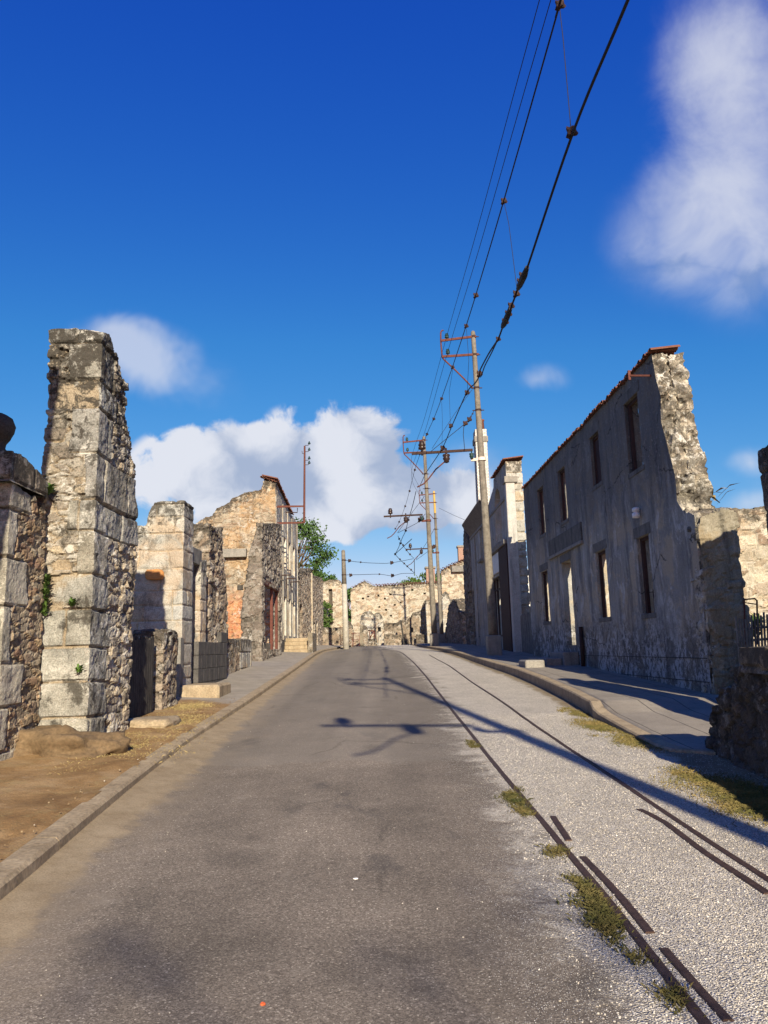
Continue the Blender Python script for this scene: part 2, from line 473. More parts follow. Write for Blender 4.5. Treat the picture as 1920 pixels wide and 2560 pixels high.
#@@MATS
# ------------------------------------------------------------------ materials
BROWN = [(.15, .115, .08), (.23, .18, .125), (.3, .25, .18), (.2, .12, .08), (.33, .24, .14), (.27, .24, .19)]
M_ashlar = stone_mat('granite_ashlar', [(0.263, 0.25, 0.214), (0.309, 0.298, 0.259), (0.237, 0.222, 0.199), (0.329, 0.319, 0.282), (0.289, 0.264, 0.214), (0.263, 0.256, 0.229)], (0.299, 0.231, 0.15), .8, .85, .45, 1.15, 0, None, [(0.359, 0.273, 0.173), (0.269, 0.231, 0.179), (0.399, 0.362, 0.3), (0.219, 0.184, 0.144), (0.419, 0.347, 0.243), (0.309, 0.278, 0.231)])
M_gate = stone_mat('gate_wall_stone', [(.4, .37, .3), (.45, .41, .33), (.38, .34, .27)], (.2, .16, .11), .15, .3, .5, .6, 0, None, BROWN)
M_rub = stone_mat('brown_rubble', BROWN, (.2, .16, .11), .3, .5)
M_dark = stone_mat('dark_rubble', [(0.154, 0.127, 0.0935), (0.22, 0.176, 0.132), (0.286, 0.231, 0.171), (0.198, 0.138, 0.0935), (0.33, 0.292, 0.237), (0.264, 0.209, 0.154)], (0.198, 0.165, 0.121), .5, .7)
M_cream = stone_mat('cream_rubble', [(0.266, 0.203, 0.138), (0.408, 0.354, 0.266), (0.37, 0.325, 0.25), (0.446, 0.397, 0.314), (0.209, 0.15, 0.106), (0.418, 0.334, 0.234)], (0.437, 0.388, 0.309), .35, .2, .5, .9, .2)
M_orange = stone_mat('ochre_rubble', [(0.241, 0.166, 0.101), (0.339, 0.267, 0.182), (0.321, 0.285, 0.223), (0.196, 0.129, 0.081), (0.375, 0.322, 0.243), (0.268, 0.202, 0.132)], (0.303, 0.248, 0.182), .6, .55, .5, 1., .35, burn=(4.6, 3.4))
M_pale = stone_mat('pale_block', [(0.329, 0.317, 0.279), (0.394, 0.37, 0.321), (0.359, 0.324, 0.262), (0.401, 0.393, 0.363), (0.359, 0.295, 0.203)], (0.388, 0.326, 0.24), .8, .45, .45, 1., .3)
M_end = stone_mat('broken_wall_end', [(.2, .155, .115), (.3, .25, .185), (.46, .41, .32), (.25, .21, .16), (.36, .32, .25), (.52, .48, .4)], (.44, .4, .32), .95, .8, .5, .9)
M_black = stone_mat('fire_blackened_rubble', [(0.115, 0.0978, 0.0782), (0.172, 0.144, 0.115), (0.218, 0.184, 0.149), (0.138, 0.109, 0.0862), (0.253, 0.224, 0.19), (0.196, 0.167, 0.132)], (0.149, 0.127, 0.0978), .5, .75)
M_lowdark = stone_mat('darkest_rubble', [(.07, .055, .042), (.1, .08, .06), (.14, .11, .08), (.085, .065, .05), (.12, .1, .08)], (.09, .075, .058), .3, .6)  # darkest rubble mix, near-black browns

def stucco(name, base, dark, pale, plinth=None, amt=.6, warm=(.2, .155, .105)):
    t = NT(name)
    xyz = t.sep(); z = xyz[2]
    n1 = t.noise(.8, 7, .66, co=t.map((1, 1, .6)))
    col = t.ramp(n1, [(.32, tuple(x*.7 for x in base)), (.68, tuple(x*1.35 for x in base))])
    wp = t.step(t.noise(1.1, 8, .7, dist=.5, co=t.map((1, 1, .9), (11, 2, 6))), .47, .55)
    col = t.mix(t.math('MULTIPLY', wp, .75), col, warm)
    pk = t.step(t.noise(1.9, 9, .74, dist=.5, co=t.map((1, 1, .7), (1, 7, 3))), .55, .6)
    col = t.mix(t.math('MULTIPLY', pk, .5), col, pale)
    st = t.step(t.noise(2.6, 8, .7, co=t.map((1, 1, .14)), dist=.3), .48, .62)
    col = t.mix(t.math('MULTIPLY', st, amt), col, dark)
    st2 = t.step(t.noise(5, 8, .74, co=t.map((1, 1, .22), (4, 9, 2))), .55, .64)
    col = t.mix(t.math('MULTIPLY', st2, .4), col, pale)
    if plinth is not None:
        h = t.math('SUBTRACT', z, t.math('MULTIPLY', xyz[1], plinth[1]))
        hn = t.math('ADD', h, t.math('MULTIPLY', t.math('SUBTRACT', t.noise(1.6, 8, .7), .5), 2.2))
        pm = t.step(hn, plinth[0]+1.25, plinth[0]+.3)
        fl = t.step(t.noise(1.7, 10, .76, co=t.map((1, 1, .9)), dist=.3), .46, .52)
        fl2 = t.step(t.noise(9, 9, .78, co=t.map((1, 1, .75), (3, 1, 1))), .44, .54)
        pc = t.mix(t.math('MULTIPLY', fl, fl2), t.mix(fl2, (.04, .037, .034), (.14, .125, .105)), (.46, .46, .45))
        col = t.mix(t.math('MULTIPLY', pm, .68), col, pc)
        hi = t.step(hn, plinth[0]+2.3, plinth[0]+4.2)
        col = t.mix(t.math('MULTIPLY', hi, .72), col, dark)
    ck = t.mix(.3, t.co, t.noise(1.5, 6, .7, out=1))
    crk = t.math('MULTIPLY', t.step(t.vor(.6, 'DISTANCE_TO_EDGE', co=ck), .008, .002), t.step(t.noise(.7, 3), .5, .55))
    col = t.mix(t.math('MULTIPLY', crk, .8), col, (.02, .018, .016))
    sp = t.step(t.noise(26, 4, .6), .62, .67)
    col = t.mix(t.math('MULTIPLY', sp, .4), col, pale)
    col = t.mix(.7, col, t.ramp(t.noise(55, 4, .7), [(.3, .55), (.7, 1.35)]), 'MULTIPLY')
    return t.done(col, .95, t.bump(t.noise(22, 7, .7), .6, .02, t.bump(t.noise(2.5, 6, .7), .6, .06)))
M_stuc_r = stucco('grey_render', (0.26, 0.25, 0.223), (0.0779, 0.0792, 0.083), (0.546, 0.526, 0.493), (.6, .034), .62, (0.389, 0.318, 0.221))
M_stuc_cafe = stucco('blue_grey_render', (0.312, 0.3, 0.276), (0.112, 0.108, 0.0999), (0.525, 0.502, 0.458), None, .4, (0.338, 0.294, 0.223))
M_stuc_white = stucco('white_render', (.46, .43, .36), (.15, .13, .105), (.62, .59, .53), None, .7, (.36, .29, .2))
M_plaster_white = plain_mat('white_plaster', (.66, .64, .58), (.76, .74, .7), 3)
M_tile = plain_mat('clay_tile', (0.112, 0.0413, 0.0263), (0.203, 0.09, 0.0562), 6, .85, .4)
M_conc = plain_mat('weathered_concrete', (0.195, 0.18, 0.158), (0.285, 0.262, 0.225), 5, .9, .5, streak=.4)
M_pole = plain_mat('pole_concrete', (.115, .1, .08), (.235, .208, .17), 6, .95, .9, streak=.5)
M_polewhite = plain_mat('peeling_white_pole', (0.294, 0.266, 0.217), (0.462, 0.434, 0.378), 4, .85, .4)
M_rust = plain_mat('rusty_iron', (.09, .034, .025), (.17, .062, .045), 12, .8, .3, .3)
M_rustdark = plain_mat('dark_rust', (0.033, 0.0193, 0.0165), (0.0605, 0.033, 0.0248), 12, .75, .3, .3)
M_rail = plain_mat('rail_rust', (.055, .035, .028), (.12, .075, .055), 20, .6, .4, .5)
M_cable = plain_mat('black_cable', (.012, .012, .016), (.025, .024, .03), 20, .7, .1)
M_glassin = plain_mat('green_glass_insulator', (.012, .03, .03), (.025, .055, .052), 10, .25, .05)
M_porc = plain_mat('brown_porcelain', (0.021, 0.012, 0.0108), (0.042, 0.024, 0.018), 10, .3, .05)
M_white = plain_mat('white_porcelain', (.7, .68, .64), (.8, .78, .75), 10, .4, .05)
M_wood = plain_mat('grey_weathered_wood', (.13, .12, .105), (.25, .235, .21), 5, .9, .5, streak=.6)
M_woodlt = plain_mat('silver_weathered_post', (.15, .14, .12), (.25, .235, .205), 5, .9, .5, streak=.6)
M_wooddk = plain_mat('dark_stained_wood', (.025, .022, .02), (.075, .068, .06), 6, .9, .5, streak=.5)
M_frame = plain_mat('brown_painted_frame', (.028, .014, .012), (.06, .028, .023), 9, .8, .3)
M_block = plain_mat('dark_cement_block', (.06, .056, .052), (.125, .115, .105), 4, .95, .6, streak=.4)
M_kerb = plain_mat('worn_kerb_stone', (0.228, 0.172, 0.106), (0.396, 0.314, 0.206), 4, .95, .8, streak=.3)
M_brick = plain_mat('red_brick', (.24, .135, .1), (.36, .24, .185), 14, .9, .4)
M_marble = plain_mat('marble_panel', (.55, .54, .52), (.68, .67, .65), 5, .5, .1)
M_fern = plain_mat('green_fern', (.05, .1, .015), (.1, .18, .03), 14, .7, .1)
M_leaf = plain_mat('tree_leaf', (.025, .06, .012), (.07, .13, .028), .7, .7, .1)
M_leaf2 = plain_mat('shrub_leaf', (.04, .075, .015), (.09, .15, .03), .9, .7, .1)
M_grass = plain_mat('tired_grass', (.08, .085, .022), (.26, .185, .07), 3., .9, .1)
M_moss = plain_mat('rail_moss', (.03, .042, .01), (.15, .115, .042), 5., .9, .1)
M_dry = plain_mat('dry_grass', (.22, .17, .07), (.34, .26, .12), 2.2, .9, .1)
M_bark = plain_mat('bark', (.06, .045, .03), (.12, .09, .065), 8, .95, .5)

# road: asphalt, gravel bed and dusty gutter in one sheet, blended by vertex masks
def road_mat():
    t = NT('road_surface')
    # asphalt
    agg = t.vor(120, out='Color'); aggv = t.sep(agg)[0]
    a = t.ramp(aggv, [(0, (0.0963, 0.077, 0.0579)), (.5, (0.159, 0.13, 0.0993)), (.88, (0.215, 0.178, 0.136)), (.97, (0.283, 0.239, 0.184)), (1, (0.408, 0.352, 0.274))])
    fine = t.noise(160, 3, .7)
    a = t.mix(.75, a, t.ramp(fine, [(.28, .35), (.72, 1.65)]), 'MULTIPLY')
    a = t.mix(1, a, t.ramp(t.noise(1.1, 5, .62), [(.3, .72), (.7, 1.28)]), 'MULTIPLY')
    a = t.mix(t.math('MULTIPLY', t.step(t.noise(1.7, 4, .6, co=t.map((1, .55, 1))), .6, .72), .5), a, (.05, .045, .042))  # random dark stains that also stand in for soft shadow spots
    sand = t.math('MULTIPLY', t.step(t.noise(2.6, 8, .72, dist=.4), .55, .72), .45)
    a = t.mix(sand, a, (.25, .213, .165))
    px = t.sep(); yw = t.math('ADD', px[1], t.math('MULTIPLY', t.math('SUBTRACT', t.noise(.9, 5, .65), .5), 1.6))
    a = t.mix(t.math('MULTIPLY', t.step(yw, 8.9, 8.75), .85), t.mix(.5, a, (.2, .175, .14)), a)
    a = t.mix(t.math('MULTIPLY', t.step(yw, 10., 24.), .5), a, (.19, .165, .13))
    band = t.noise(1.3, 3, .5, co=t.map((1, .05, 1), (3, 0, 0)))
    a = t.mix(1, a, t.ramp(band, [(.35, .86), (.65, 1.14)]), 'MULTIPLY')
    cw = t.mix(.25, t.co, t.noise(1.7, 6, .7, out=1))
    cr = t.math('MULTIPLY', t.step(t.vor(.55, 'DISTANCE_TO_EDGE', co=cw), .012, .003), t.step(t.noise(.5, 3), .5, .58))
    a = t.mix(t.math('MULTIPLY', cr, .3), a, (.03, .025, .02))
    dk = t.step(t.noise(1.2, 6, .68, co=t.map((1, .8, 1), (4, 2, 7)), dist=.4), .57, .68)
    a = t.mix(t.math('MULTIPLY', dk, .3), a, (.05, .043, .036))
    peb = t.math('MULTIPLY', t.step(t.vor(17), .08, .06), t.step(t.sep(t.vor(17, out='Color'))[1], .93, .94))
    a = t.mix(peb, a, (.55, .5, .42))
    # gravel
    w = t.mix(.02, t.co, t.noise(30, 2, out=1))
    gc = t.vor(105, out='Color', co=w); gv = t.sep(gc)[0]; gd = t.vor(105, co=w); gs = t.sep(t.vor(150, out='Color'))[0]
    gcol = t.ramp(gv, [(0, (0.297, 0.264, 0.215)), (.3, (0.407, 0.369, 0.308)), (.65, (0.484, 0.44, 0.374)), (1, (0.616, 0.572, 0.495))])
    gcol = t.mix(t.math('MULTIPLY', t.step(gd, .4, .8), .7), gcol, (.14, .115, .085))
    gcol = t.mix(.6, gcol, t.ramp(gs, [(0, .6), (1, 1.3)]), 'MULTIPLY')
    gcol = t.mix(1, gcol, t.ramp(t.noise(1.6, 6, .7), [(.3, 1.2), (.7, 1.55)]), 'MULTIPLY')
    # dirt
    d = t.ramp(t.noise(4, 8, .7), [(.3, (.215, .16, .095)), (.7, (.34, .27, .175))])
    d = t.mix(.7, d, t.ramp(t.noise(90, 4, .7), [(.3, .6), (.7, 1.35)]), 'MULTIPLY')
    gm = t.step(t.math('ADD', t.attr('grav'), t.math('MULTIPLY', t.math('SUBTRACT', t.noise(2.2, 10, .76, dist=.3), .5), 1.9)), -.12, .3)
    sprinkle = t.math('MULTIPLY', t.step(gd, .34, .28), t.step(t.math('ADD', t.attr('grav'), t.math('MULTIPLY', gv, .5)), .05, .22))
    gm = t.math('MAXIMUM', gm, sprinkle)
    dm = t.step(t.math('ADD', t.attr('dirt'), t.math('MULTIPLY', t.math('SUBTRACT', t.noise(3.2, 8, .7), .5), .5)), -.06, .1)
    dust = t.step(t.math('ADD', t.attr('dirt'), t.math('MULTIPLY', t.math('SUBTRACT', t.noise(1.6, 8, .72), .5), 2.2)), -.5, .25)
    col = t.mix(t.math('MULTIPLY', dust, .5), a, (.25, .2, .14))
    col = t.mix(gm, col, gcol); col = t.mix(dm, col, d)
    hb = t.math('MULTIPLY', t.math('SUBTRACT', 1., gd), gm)
    b = t.bump(hb, .9, .02, t.bump(t.math('ADD', aggv, fine), .35, .006))
    return t.done(col, .92, b)
M_road = road_mat()

def dirt_mat():
    t = NT('dirt_and_pavement')
    d = t.ramp(t.noise(1.6, 8, .7, dist=.4), [(.35, (.17, .095, .036)), (.5, (.25, .15, .062)), (.65, (.33, .22, .11))])
    d = t.mix(.8, d, t.ramp(t.noise(70, 4, .75), [(.3, .55), (.7, 1.4)]), 'MULTIPLY')
    d = t.mix(t.math('MULTIPLY', t.step(t.noise(14, 7, .75), .58, .68), .5), d, (.14, .1, .05))
    d = t.mix(t.math('MULTIPLY', t.step(t.noise(2.1, 8, .7, co=t.map((1, 1, 1), (5, 5, 5))), .6, .72), .5), d, (.4, .33, .23))
    dry = t.step(t.noise(3.1, 9, .75, dist=.5, co=t.map((1, 1, 1), (2, 8, 3))), .5, .62)
    d = t.mix(t.math('MULTIPLY', dry, t.math('MULTIPLY', t.step(t.noise(60, 4, .8, co=t.map((1, 2.5, 1))), .45, .6), .7)), d, (.3, .24, .11))
    p = t.ramp(t.noise(2.2, 7, .7), [(.3, (.22, .19, .15)), (.7, (.34, .3, .24))])
    p = t.mix(.6, p, t.ramp(t.noise(80, 4, .7), [(.3, .65), (.7, 1.3)]), 'MULTIPLY')
    f = t.step(t.math('ADD', t.attr('pave'), t.math('MULTIPLY', t.math('SUBTRACT', t.noise(1.4, 7, .7), .5), .9)), -.12, .2)
    return t.done(t.mix(f, d, p), .95, t.bump(t.noise(45, 6, .75), .6, .012, t.bump(t.noise(6, 5, .7), .5, .03)))
M_dirt = dirt_mat()

def side_mat():
    t = NT('sidewalk_slabs')
    p = t.ramp(t.noise(1.7, 7, .7), [(.3, (.18, .155, .125)), (.7, (.3, .265, .215))])
    p = t.mix(.6, p, t.ramp(t.noise(80, 4, .7), [(.3, .65), (.7, 1.3)]), 'MULTIPLY')
    xyz = t.sep(t.mix(.04, t.co, t.noise(2, 3, out=1)))
    fx = t.math('ABSOLUTE', t.math('SUBTRACT', t.math('FRACT', t.math('MULTIPLY', t.math('ADD', xyz[0], t.math('MULTIPLY', xyz[1], .02)), 1.9)), .5))
    jx = t.step(fx, .02, .008)
    p = t.mix(t.math('MULTIPLY', jx, .8), p, (.05, .042, .035))
    p = t.mix(t.math('MULTIPLY', t.step(t.noise(3.4, 8, .7), .56, .7), .5), p, (.12, .1, .08))
    leaf = t.math('MULTIPLY', t.step(t.vor(9), .1, .06), t.step(t.sep(t.vor(9, out='Color'))[1], .7, .72))
    p = t.mix(leaf, p, (.42, .36, .26))
    return t.done(p, .92, t.bump(t.math('SUBTRACT', t.noise(40, 6, .7), jx), .6, .012))
M_side = side_mat()
M_ground = plain_mat('rough_ground', (.1, .1, .04), (.22, .18, .09), 1.5, .95, .5)

#@@SETTING
# ------------------------------------------------------------------ the setting
def strip(name, ys, lx, rx, lz, rz, mat, nu=24, attrs=None, kind='structure', skirt=0.):
    ys = np.asarray(ys); n = len(ys); s = np.linspace(0, 1, nu+1)
    X = lx[:, None]*(1-s)+rx[:, None]*s; Zz = lz[:, None]*(1-s)+rz[:, None]*s; Y = np.repeat(ys[:, None], nu+1, 1)
    V = np.stack([X, Y, Zz], 2).reshape(-1, 3)
    i, j = np.meshgrid(np.arange(n-1), np.arange(nu), indexing='ij'); i = i.ravel(); j = j.ravel(); w = nu+1
    Fq = np.stack([i*w+j, i*w+j+1, (i+1)*w+j+1, (i+1)*w+j], 1)
    if skirt:
        per = [a*w for a in range(n)][::-1]+[b for b in range(1, w)]+[a*w+nu for a in range(1, n)]+[(n-1)*w+b for b in range(nu-1, -1, -1)]
        k0 = len(V); low = V[per].copy(); low[:, 2] -= skirt; V = np.concatenate([V, low])
        m = len(per); Fq = np.concatenate([Fq, np.array([[per[a], k0+a, k0+a+1, per[a+1]] for a in range(m-1)])])
    at_ = {}
    for k, fn in (attrs or {}).items(): at_[k] = fn(V[:, 0], V[:, 1])
    return finish(name, V, Fq, mat, None, at_, True, kind=kind, loc=(0, 0, 0))

KLy = [-30, 4.7, 6.4, 8, 10, 16, 24, 33, 41, 48, 60, 75]
KLx = [-2.0, -2.23, -2.36, -2.46, -2.56, -2.65, -2.84, -3.08, -3.3, -3.1, -2.6, -2.6]       # left kerb, road side
KRy = [12.2, 12.6, 14, 17, 20, 24, 30, 35, 42, 50, 60, 75]
KRx = [3.12, 3.12, 3.2, 3.26, 3.24, 3.04, 2.8, 2.54, 2.28, 2.1, 2.0, 2.0]
klx = lambda y: interp(y, KLy, KLx)
krx = lambda y: interp(y, KRy, KRx)
GVy = [-30, 3.3, 5, 7, 10, 14, 22, 31, 36, 45, 80]; GVx = [.68, .7, .77, .85, .84, .98, .86, .72, .5, 0., -2.]
AEy = [-30, 4, 5.5, 7.8, 14.4, 25, 39, 60]; AEx = [-1.7, -1.9, -1.98, -2.02, -2.33, -2.62, -3.1, -2.7]

# ground sheet to the horizon
gx = np.concatenate([[-900, -400, -150, -60, -25], np.linspace(-10, 10, 21), [25, 60, 150, 400, 900]])
gy = np.concatenate([[-400, -120, -40], np.arange(-20, 96, 2.), [130, 200, 400, 900]])
XX, YY = np.meshgrid(gx, gy); V = np.stack([XX, YY, g(YY)-.045+.0*XX], 2).reshape(-1, 3)
w_ = len(gx); i, j = np.meshgrid(np.arange(len(gy)-1), np.arange(w_-1), indexing='ij'); i = i.ravel(); j = j.ravel()
finish('ground', V, np.stack([i*w_+j, i*w_+j+1, (i+1)*w_+j+1, (i+1)*w_+j], 1), M_ground, None, None, True, kind='structure', loc=(0, 0, 0))

ys = np.unique(np.concatenate([np.arange(-14, 2, .5), np.arange(2, 14, .1), np.arange(14, 50, .25), np.arange(50, 74, .5)]))
def gut(o):
    me = o.data; n = len(me.vertices); co = np.empty(n*3, np.float32); me.vertices.foreach_get('co', co); co = co.reshape(-1, 3)
    co[:, 2] += .055*np.clip((interp(co[:, 1], AEy, AEx)-co[:, 0])/.4, 0, 1.2)+.006*fbm(co*3.1, 3, 4)*np.clip(1-abs(co[:, 0]-interp(co[:, 1], AEy, AEx))/.5, 0, 1)
    me.vertices.foreach_set('co', co.ravel()); me.update()
_road = strip('road', ys, klx(ys)-.02, np.where(ys < 12.4, 4.6, krx(ys)+.12), g(ys), g(ys), M_road, 60,
      {'grav': lambda x, y: x-interp(y, GVy, GVx)-np.where(y > 40, (x > 9)*0., 0), 'dirt': lambda x, y: np.maximum(interp(y, AEy, AEx)-x, np.where(y < 12.3, x-3.0, x-krx(y)+.25)*.9)})
gut(_road)

# left verge: dirt near the camera, rough paving farther off
vy = np.unique(np.concatenate([np.arange(-14, 2, .5), np.arange(2, 16, .1), np.arange(16, 60, .25)]))
vb = -7.5+0*vy
def verge():
    nu = 60; s = np.linspace(0, 1, nu+1)**1.4
    lx = klx(vy)-.13; X = lx[:, None]*(1-s)+vb[:, None]*s; Y = np.repeat(vy[:, None], nu+1, 1)
    Zz = g(Y)+.115+.085*np.clip((lx[:, None]-X)/1.6, 0, 1)
    P = np.stack([X.ravel(), Y.ravel(), 0*X.ravel()], 1)
    soft = np.clip((14-Y.ravel())/3, .12, 1)
    Zz = Zz.ravel()+soft*(.035*fbm(P*1.4, 4, 3)+.012*fbm(P*7, 3, 5))
    V = np.stack([X.ravel(), Y.ravel(), Zz], 1); n = len(vy); w = nu+1
    i, j = np.meshgrid(np.arange(n-1), np.arange(nu), indexing='ij'); i = i.ravel(); j = j.ravel()
    Fq = np.stack([i*w+j+1, i*w+j, (i+1)*w+j, (i+1)*w+j+1], 1)
    finish('path', V, Fq, M_dirt, None, {'pave': np.clip((V[:, 1]-14.2)/3+.25*(V[:, 0]+3.2), -1, 1)}, True, kind='structure', loc=(0, 0, 0))
verge()

def kerb_blocks(name, side):
    mb = MB(); rg = np.random.default_rng(5)
    y = -8.
    while y < 46:
        L = rg.uniform(2.6, 4.2)
        y2 = y+L
        x1, x2 = klx(y), klx(y2)
        a = np.array([x1-.095, y+.006, gf(y)-.02]); b = np.array([x2-.095, y2-.006, gf(y2)-.02])
        a += rg.normal(0, .004, 3); b += rg.normal(0, .004, 3)
        m_ = 6
        for k in range(m_):
            ya, yb_ = y+(y2-y)*k/m_+(.004 if k == 0 else 0), y+(y2-y)*(k+1)/m_-(.004 if k == m_-1 else 0)
            pr = [(-.19, -.17), (-.19, .118), (-.165, .131), (-.025, .128), (0, .105), (.012, -.17)]
            V = []
            for yy in (ya, yb_):
                w_ = .012*float(fbm1(yy*2.1, 5)[0])
                for (dx, dz) in pr: V.append((klx(yy)+dx+w_*.5, yy, gf(yy)+dz+w_))
            Fs = [(i, i+6, i+7, i+1) for i in range(5)]
            if k == 0: Fs.append((0, 1, 2, 3, 4, 5))
            if k == m_-1: Fs.append((11, 10, 9, 8, 7, 6))
            mb.add(V, Fs)
        y = y2
    mb.build(name, M_kerb, None, kind='structure')
kerb_blocks('kerb', -1)

# right pavement: a ramp at the near end that climbs to full kerb height
sy = np.unique(np.concatenate([np.arange(8.7, 15, .08), np.arange(15, 60, .3)]))
slx = np.where(sy < 12.4, interp(sy, [8.7, 8.95, 9.3, 11.9, 12.4], [3.5, 3.12, 3.06, 3.04, 3.12]), krx(sy))
soff = interp(sy, [8.7, 9.6, 11.6, 12.3, 20, 26, 33, 44], [.03, .04, .1, .2, .2, .17, .13, .11])
swz = lambda y: g(y)+interp(y, [8.7, 9.6, 11.6, 12.3, 20, 26, 33, 44], [.03, .04, .1, .2, .2, .17, .13, .11])
strip('sidewalk', sy, slx+.17, 0*sy+6.5, swz(sy), swz(sy)+.02, M_side, 30, skirt=.3)
def rkerb():
    V = []; prof = [(0, -.3), (0, -.02), (.02, 0.), (.172, .004), (.172, -.3)]
    rg = np.random.default_rng(3)
    for k, y in enumerate(sy):
        x = slx[k]+.012*float(fbm1(y*1.3, 4)[0])
        for (dx, dz) in prof: V.append((x+dx, y, float(swz(y))+dz))
    Fs = []
    for k in range(len(sy)-1):
        for a in range(4): Fs.append((k*5+a, (k+1)*5+a, (k+1)*5+a+1, k*5+a+1)[::-1])
    Fs.append((0, 1, 2, 3, 4)); Fs.append(tuple((len(sy)-1)*5+a for a in range(5))[::-1])
    finish('kerb_line', V, Fs, M_kerb, kind='structure')
rkerb()

# ------------------------------------------------------------------ tram rails
def rail(pts_px, name, label, extend=True, w=.05, grp='tram rails in the gravel'):
    P = [ong(p) for p in pts_px]
    if extend: P = [np.array([P[0][0]+.03, -8, gf(-8)]), np.array([P[0][0]+.02, P[0][1]-1.5, gf(P[0][1]-1.5)])]+P
    P.sort(key=lambda p: p[1])
    yy = np.arange(P[0][1], P[-1][1], .25); yy = np.append(yy, P[-1][1])
    xx = interp(yy, [p[1] for p in P], [p[0] for p in P]); k = np.ones(9)/9
    if len(xx) > 20: xx[4:-4] = np.convolve(xx, k, 'valid')
    V = []; Fs = []; pr = [(-w/2, -.05), (-w/2, .003), (-w/2+.006, .008), (w/2-.006, .008), (w/2, .003), (w/2, -.05)]
    for x, y in zip(xx, yy):
        wob = .008*float(fbm1(y*.9, 3)[0]); sink = .007*float(fbm1(y*1.7, 8)[0])
        for dx, dz in pr: V.append((x+dx+wob, y, gf(y)+dz+sink))
    n = len(pr)
    for i in range(len(yy)-1):
        for a in range(n-1): Fs.append((i*n+a, i*n+a+1, (i+1)*n+a+1, (i+1)*n+a)[::-1])
    Fs += [tuple(range(n))[::-1], tuple(range((len(yy)-1)*n, len(yy)*n))]
    return finish(name, V, Fs, M_rail, label=label, cat='rail', group=grp)
rail(qs(0, (1517.5, 2207), (1384, 2034), (1269, 1891.5), (1129.5, 1723.5))+[(1220, 1892.5), (1181.5, 1838.5), (1131, 1777), (1066, 1692), (1035, 1657), (1008, 1634), (990, 1627)],
     'tram_rail', 'long rusty tram rail between the asphalt and the gravel, nearest the middle of the street')
rail([(1920, 2198), (1770, 2102.5), (1654, 2027), (1539, 1946), (1463.5, 1900), (1320, 1802), (1259, 1757), (1181.5, 1707), (1124, 1665), (1073.5, 1638)],
     'tram_rail', 'long rusty tram rail in the gravel on the side of the right pavement')
rail([(1920, 2236), (1770, 2137), (1654, 2050), (1599, 2024)], 'guard_rail', 'short rusty guard rail beside the right tram rail, its end bent into the gravel', False, .055)
rail([(1382.5, 2042), (1423, 2102.5)], 'guard_rail', 'shortest rusty rail fragment lying in gravel just inside the left tram rail', False, .05)
rail([(1458, 2143), (1539, 2230), (1625.5, 2334)], 'guard_rail', 'middle rusty guard rail piece running close inside the left tram rail by the grass tuft', False, .05)
rail([(1660, 2374.5), (1758.6, 2484.5), (1822, 2554)], 'guard_rail', 'half buried rusty guard rail piece nearest the bottom right corner', False, .045)

#@@LEFT
# ------------------------------------------------------------------ left side
# near gate pier with finial
pA = Plane((-4.1, 7.4), (-4.1, 10.4), (-1, 0))
u_c = pA.uz(q(1, 95, 1450))[0]; u_e = 1.9
z_t = pA.uz(q(1, 100, 1415))[1]
T0 = thing('gate_pier', 'near stone gate pier and rubble wall with dark coping at left picture edge', 'gate pier', (-4.3, 8.8, gf(8.8)+.1))
zb = pA.uz(q(1, 540, 1560))[1]
wall('masonry_wall', pA, .6, [(u_c, z_t), (u_e-.4, z_t-.04), (u_e-.3, z_t-.2), (u_e-.1, zb), (u_e, zb-.1)], gf(7)-.3, .02, M_gate, T0, mode='quoinL', size=(.2, .2, .085), amp=.034, rag=.04, seed=6,
     u0=u_c, left=[(0, u_c), (9, u_c)], right=[(0, u_e), (2, u_e-.05), (3.6, u_e-.1)], gh=.4)
# coping slab
zc_ = z_t; u_r = pA.uz(q(1, 385, 1420))[0]
plc = Plane((-4.06, 7.4), (-4.06, 10.4), (-1, 0))
wall('coping_slab', plc, .72, [(u_c-.12, zc_+.34), (u_c+.1, zc_+.36), (u_r-.25, zc_+.26), (u_r, zc_+.16)], zc_+.005, .025, M_dark, T0, mode='ashlar0', amp=.02, rag=.03, seed=8, left=[(0, u_c-.12), (9, u_c-.12)])
mb = MB(); pfin = Plane((-4.4, 7.2), (-4.4, 9.35), (-1, 0)); _uz = pfin.uz(q(1, -5, 900)); fc = pfin.pt(_uz[0], 0, _uz[1]); zt0 = zc_+.3
top_ball = pfin.uz(q(1, 20, 825))[1]
hgt = top_ball-zt0
mb.lathe((fc[0], fc[1]-.05, zt0), [(.2, -.05), (.2, .05*hgt), (.15, .16*hgt), (.1, .28*hgt), (.1, .42*hgt), (.15, .5*hgt), (.185, .62*hgt), (.19, .75*hgt), (.16, .88*hgt), (.09, .97*hgt), (.02, hgt)], 20)
V = np.array(mb.v); V += .06*np.stack([fbm(V*5, 4, 31), fbm(V*5, 4, 32), fbm(V*5, 4, 33)], 1); mb.v = [tuple(v) for v in V]
mb.build('finial', M_lowdark, T0, smooth=True)

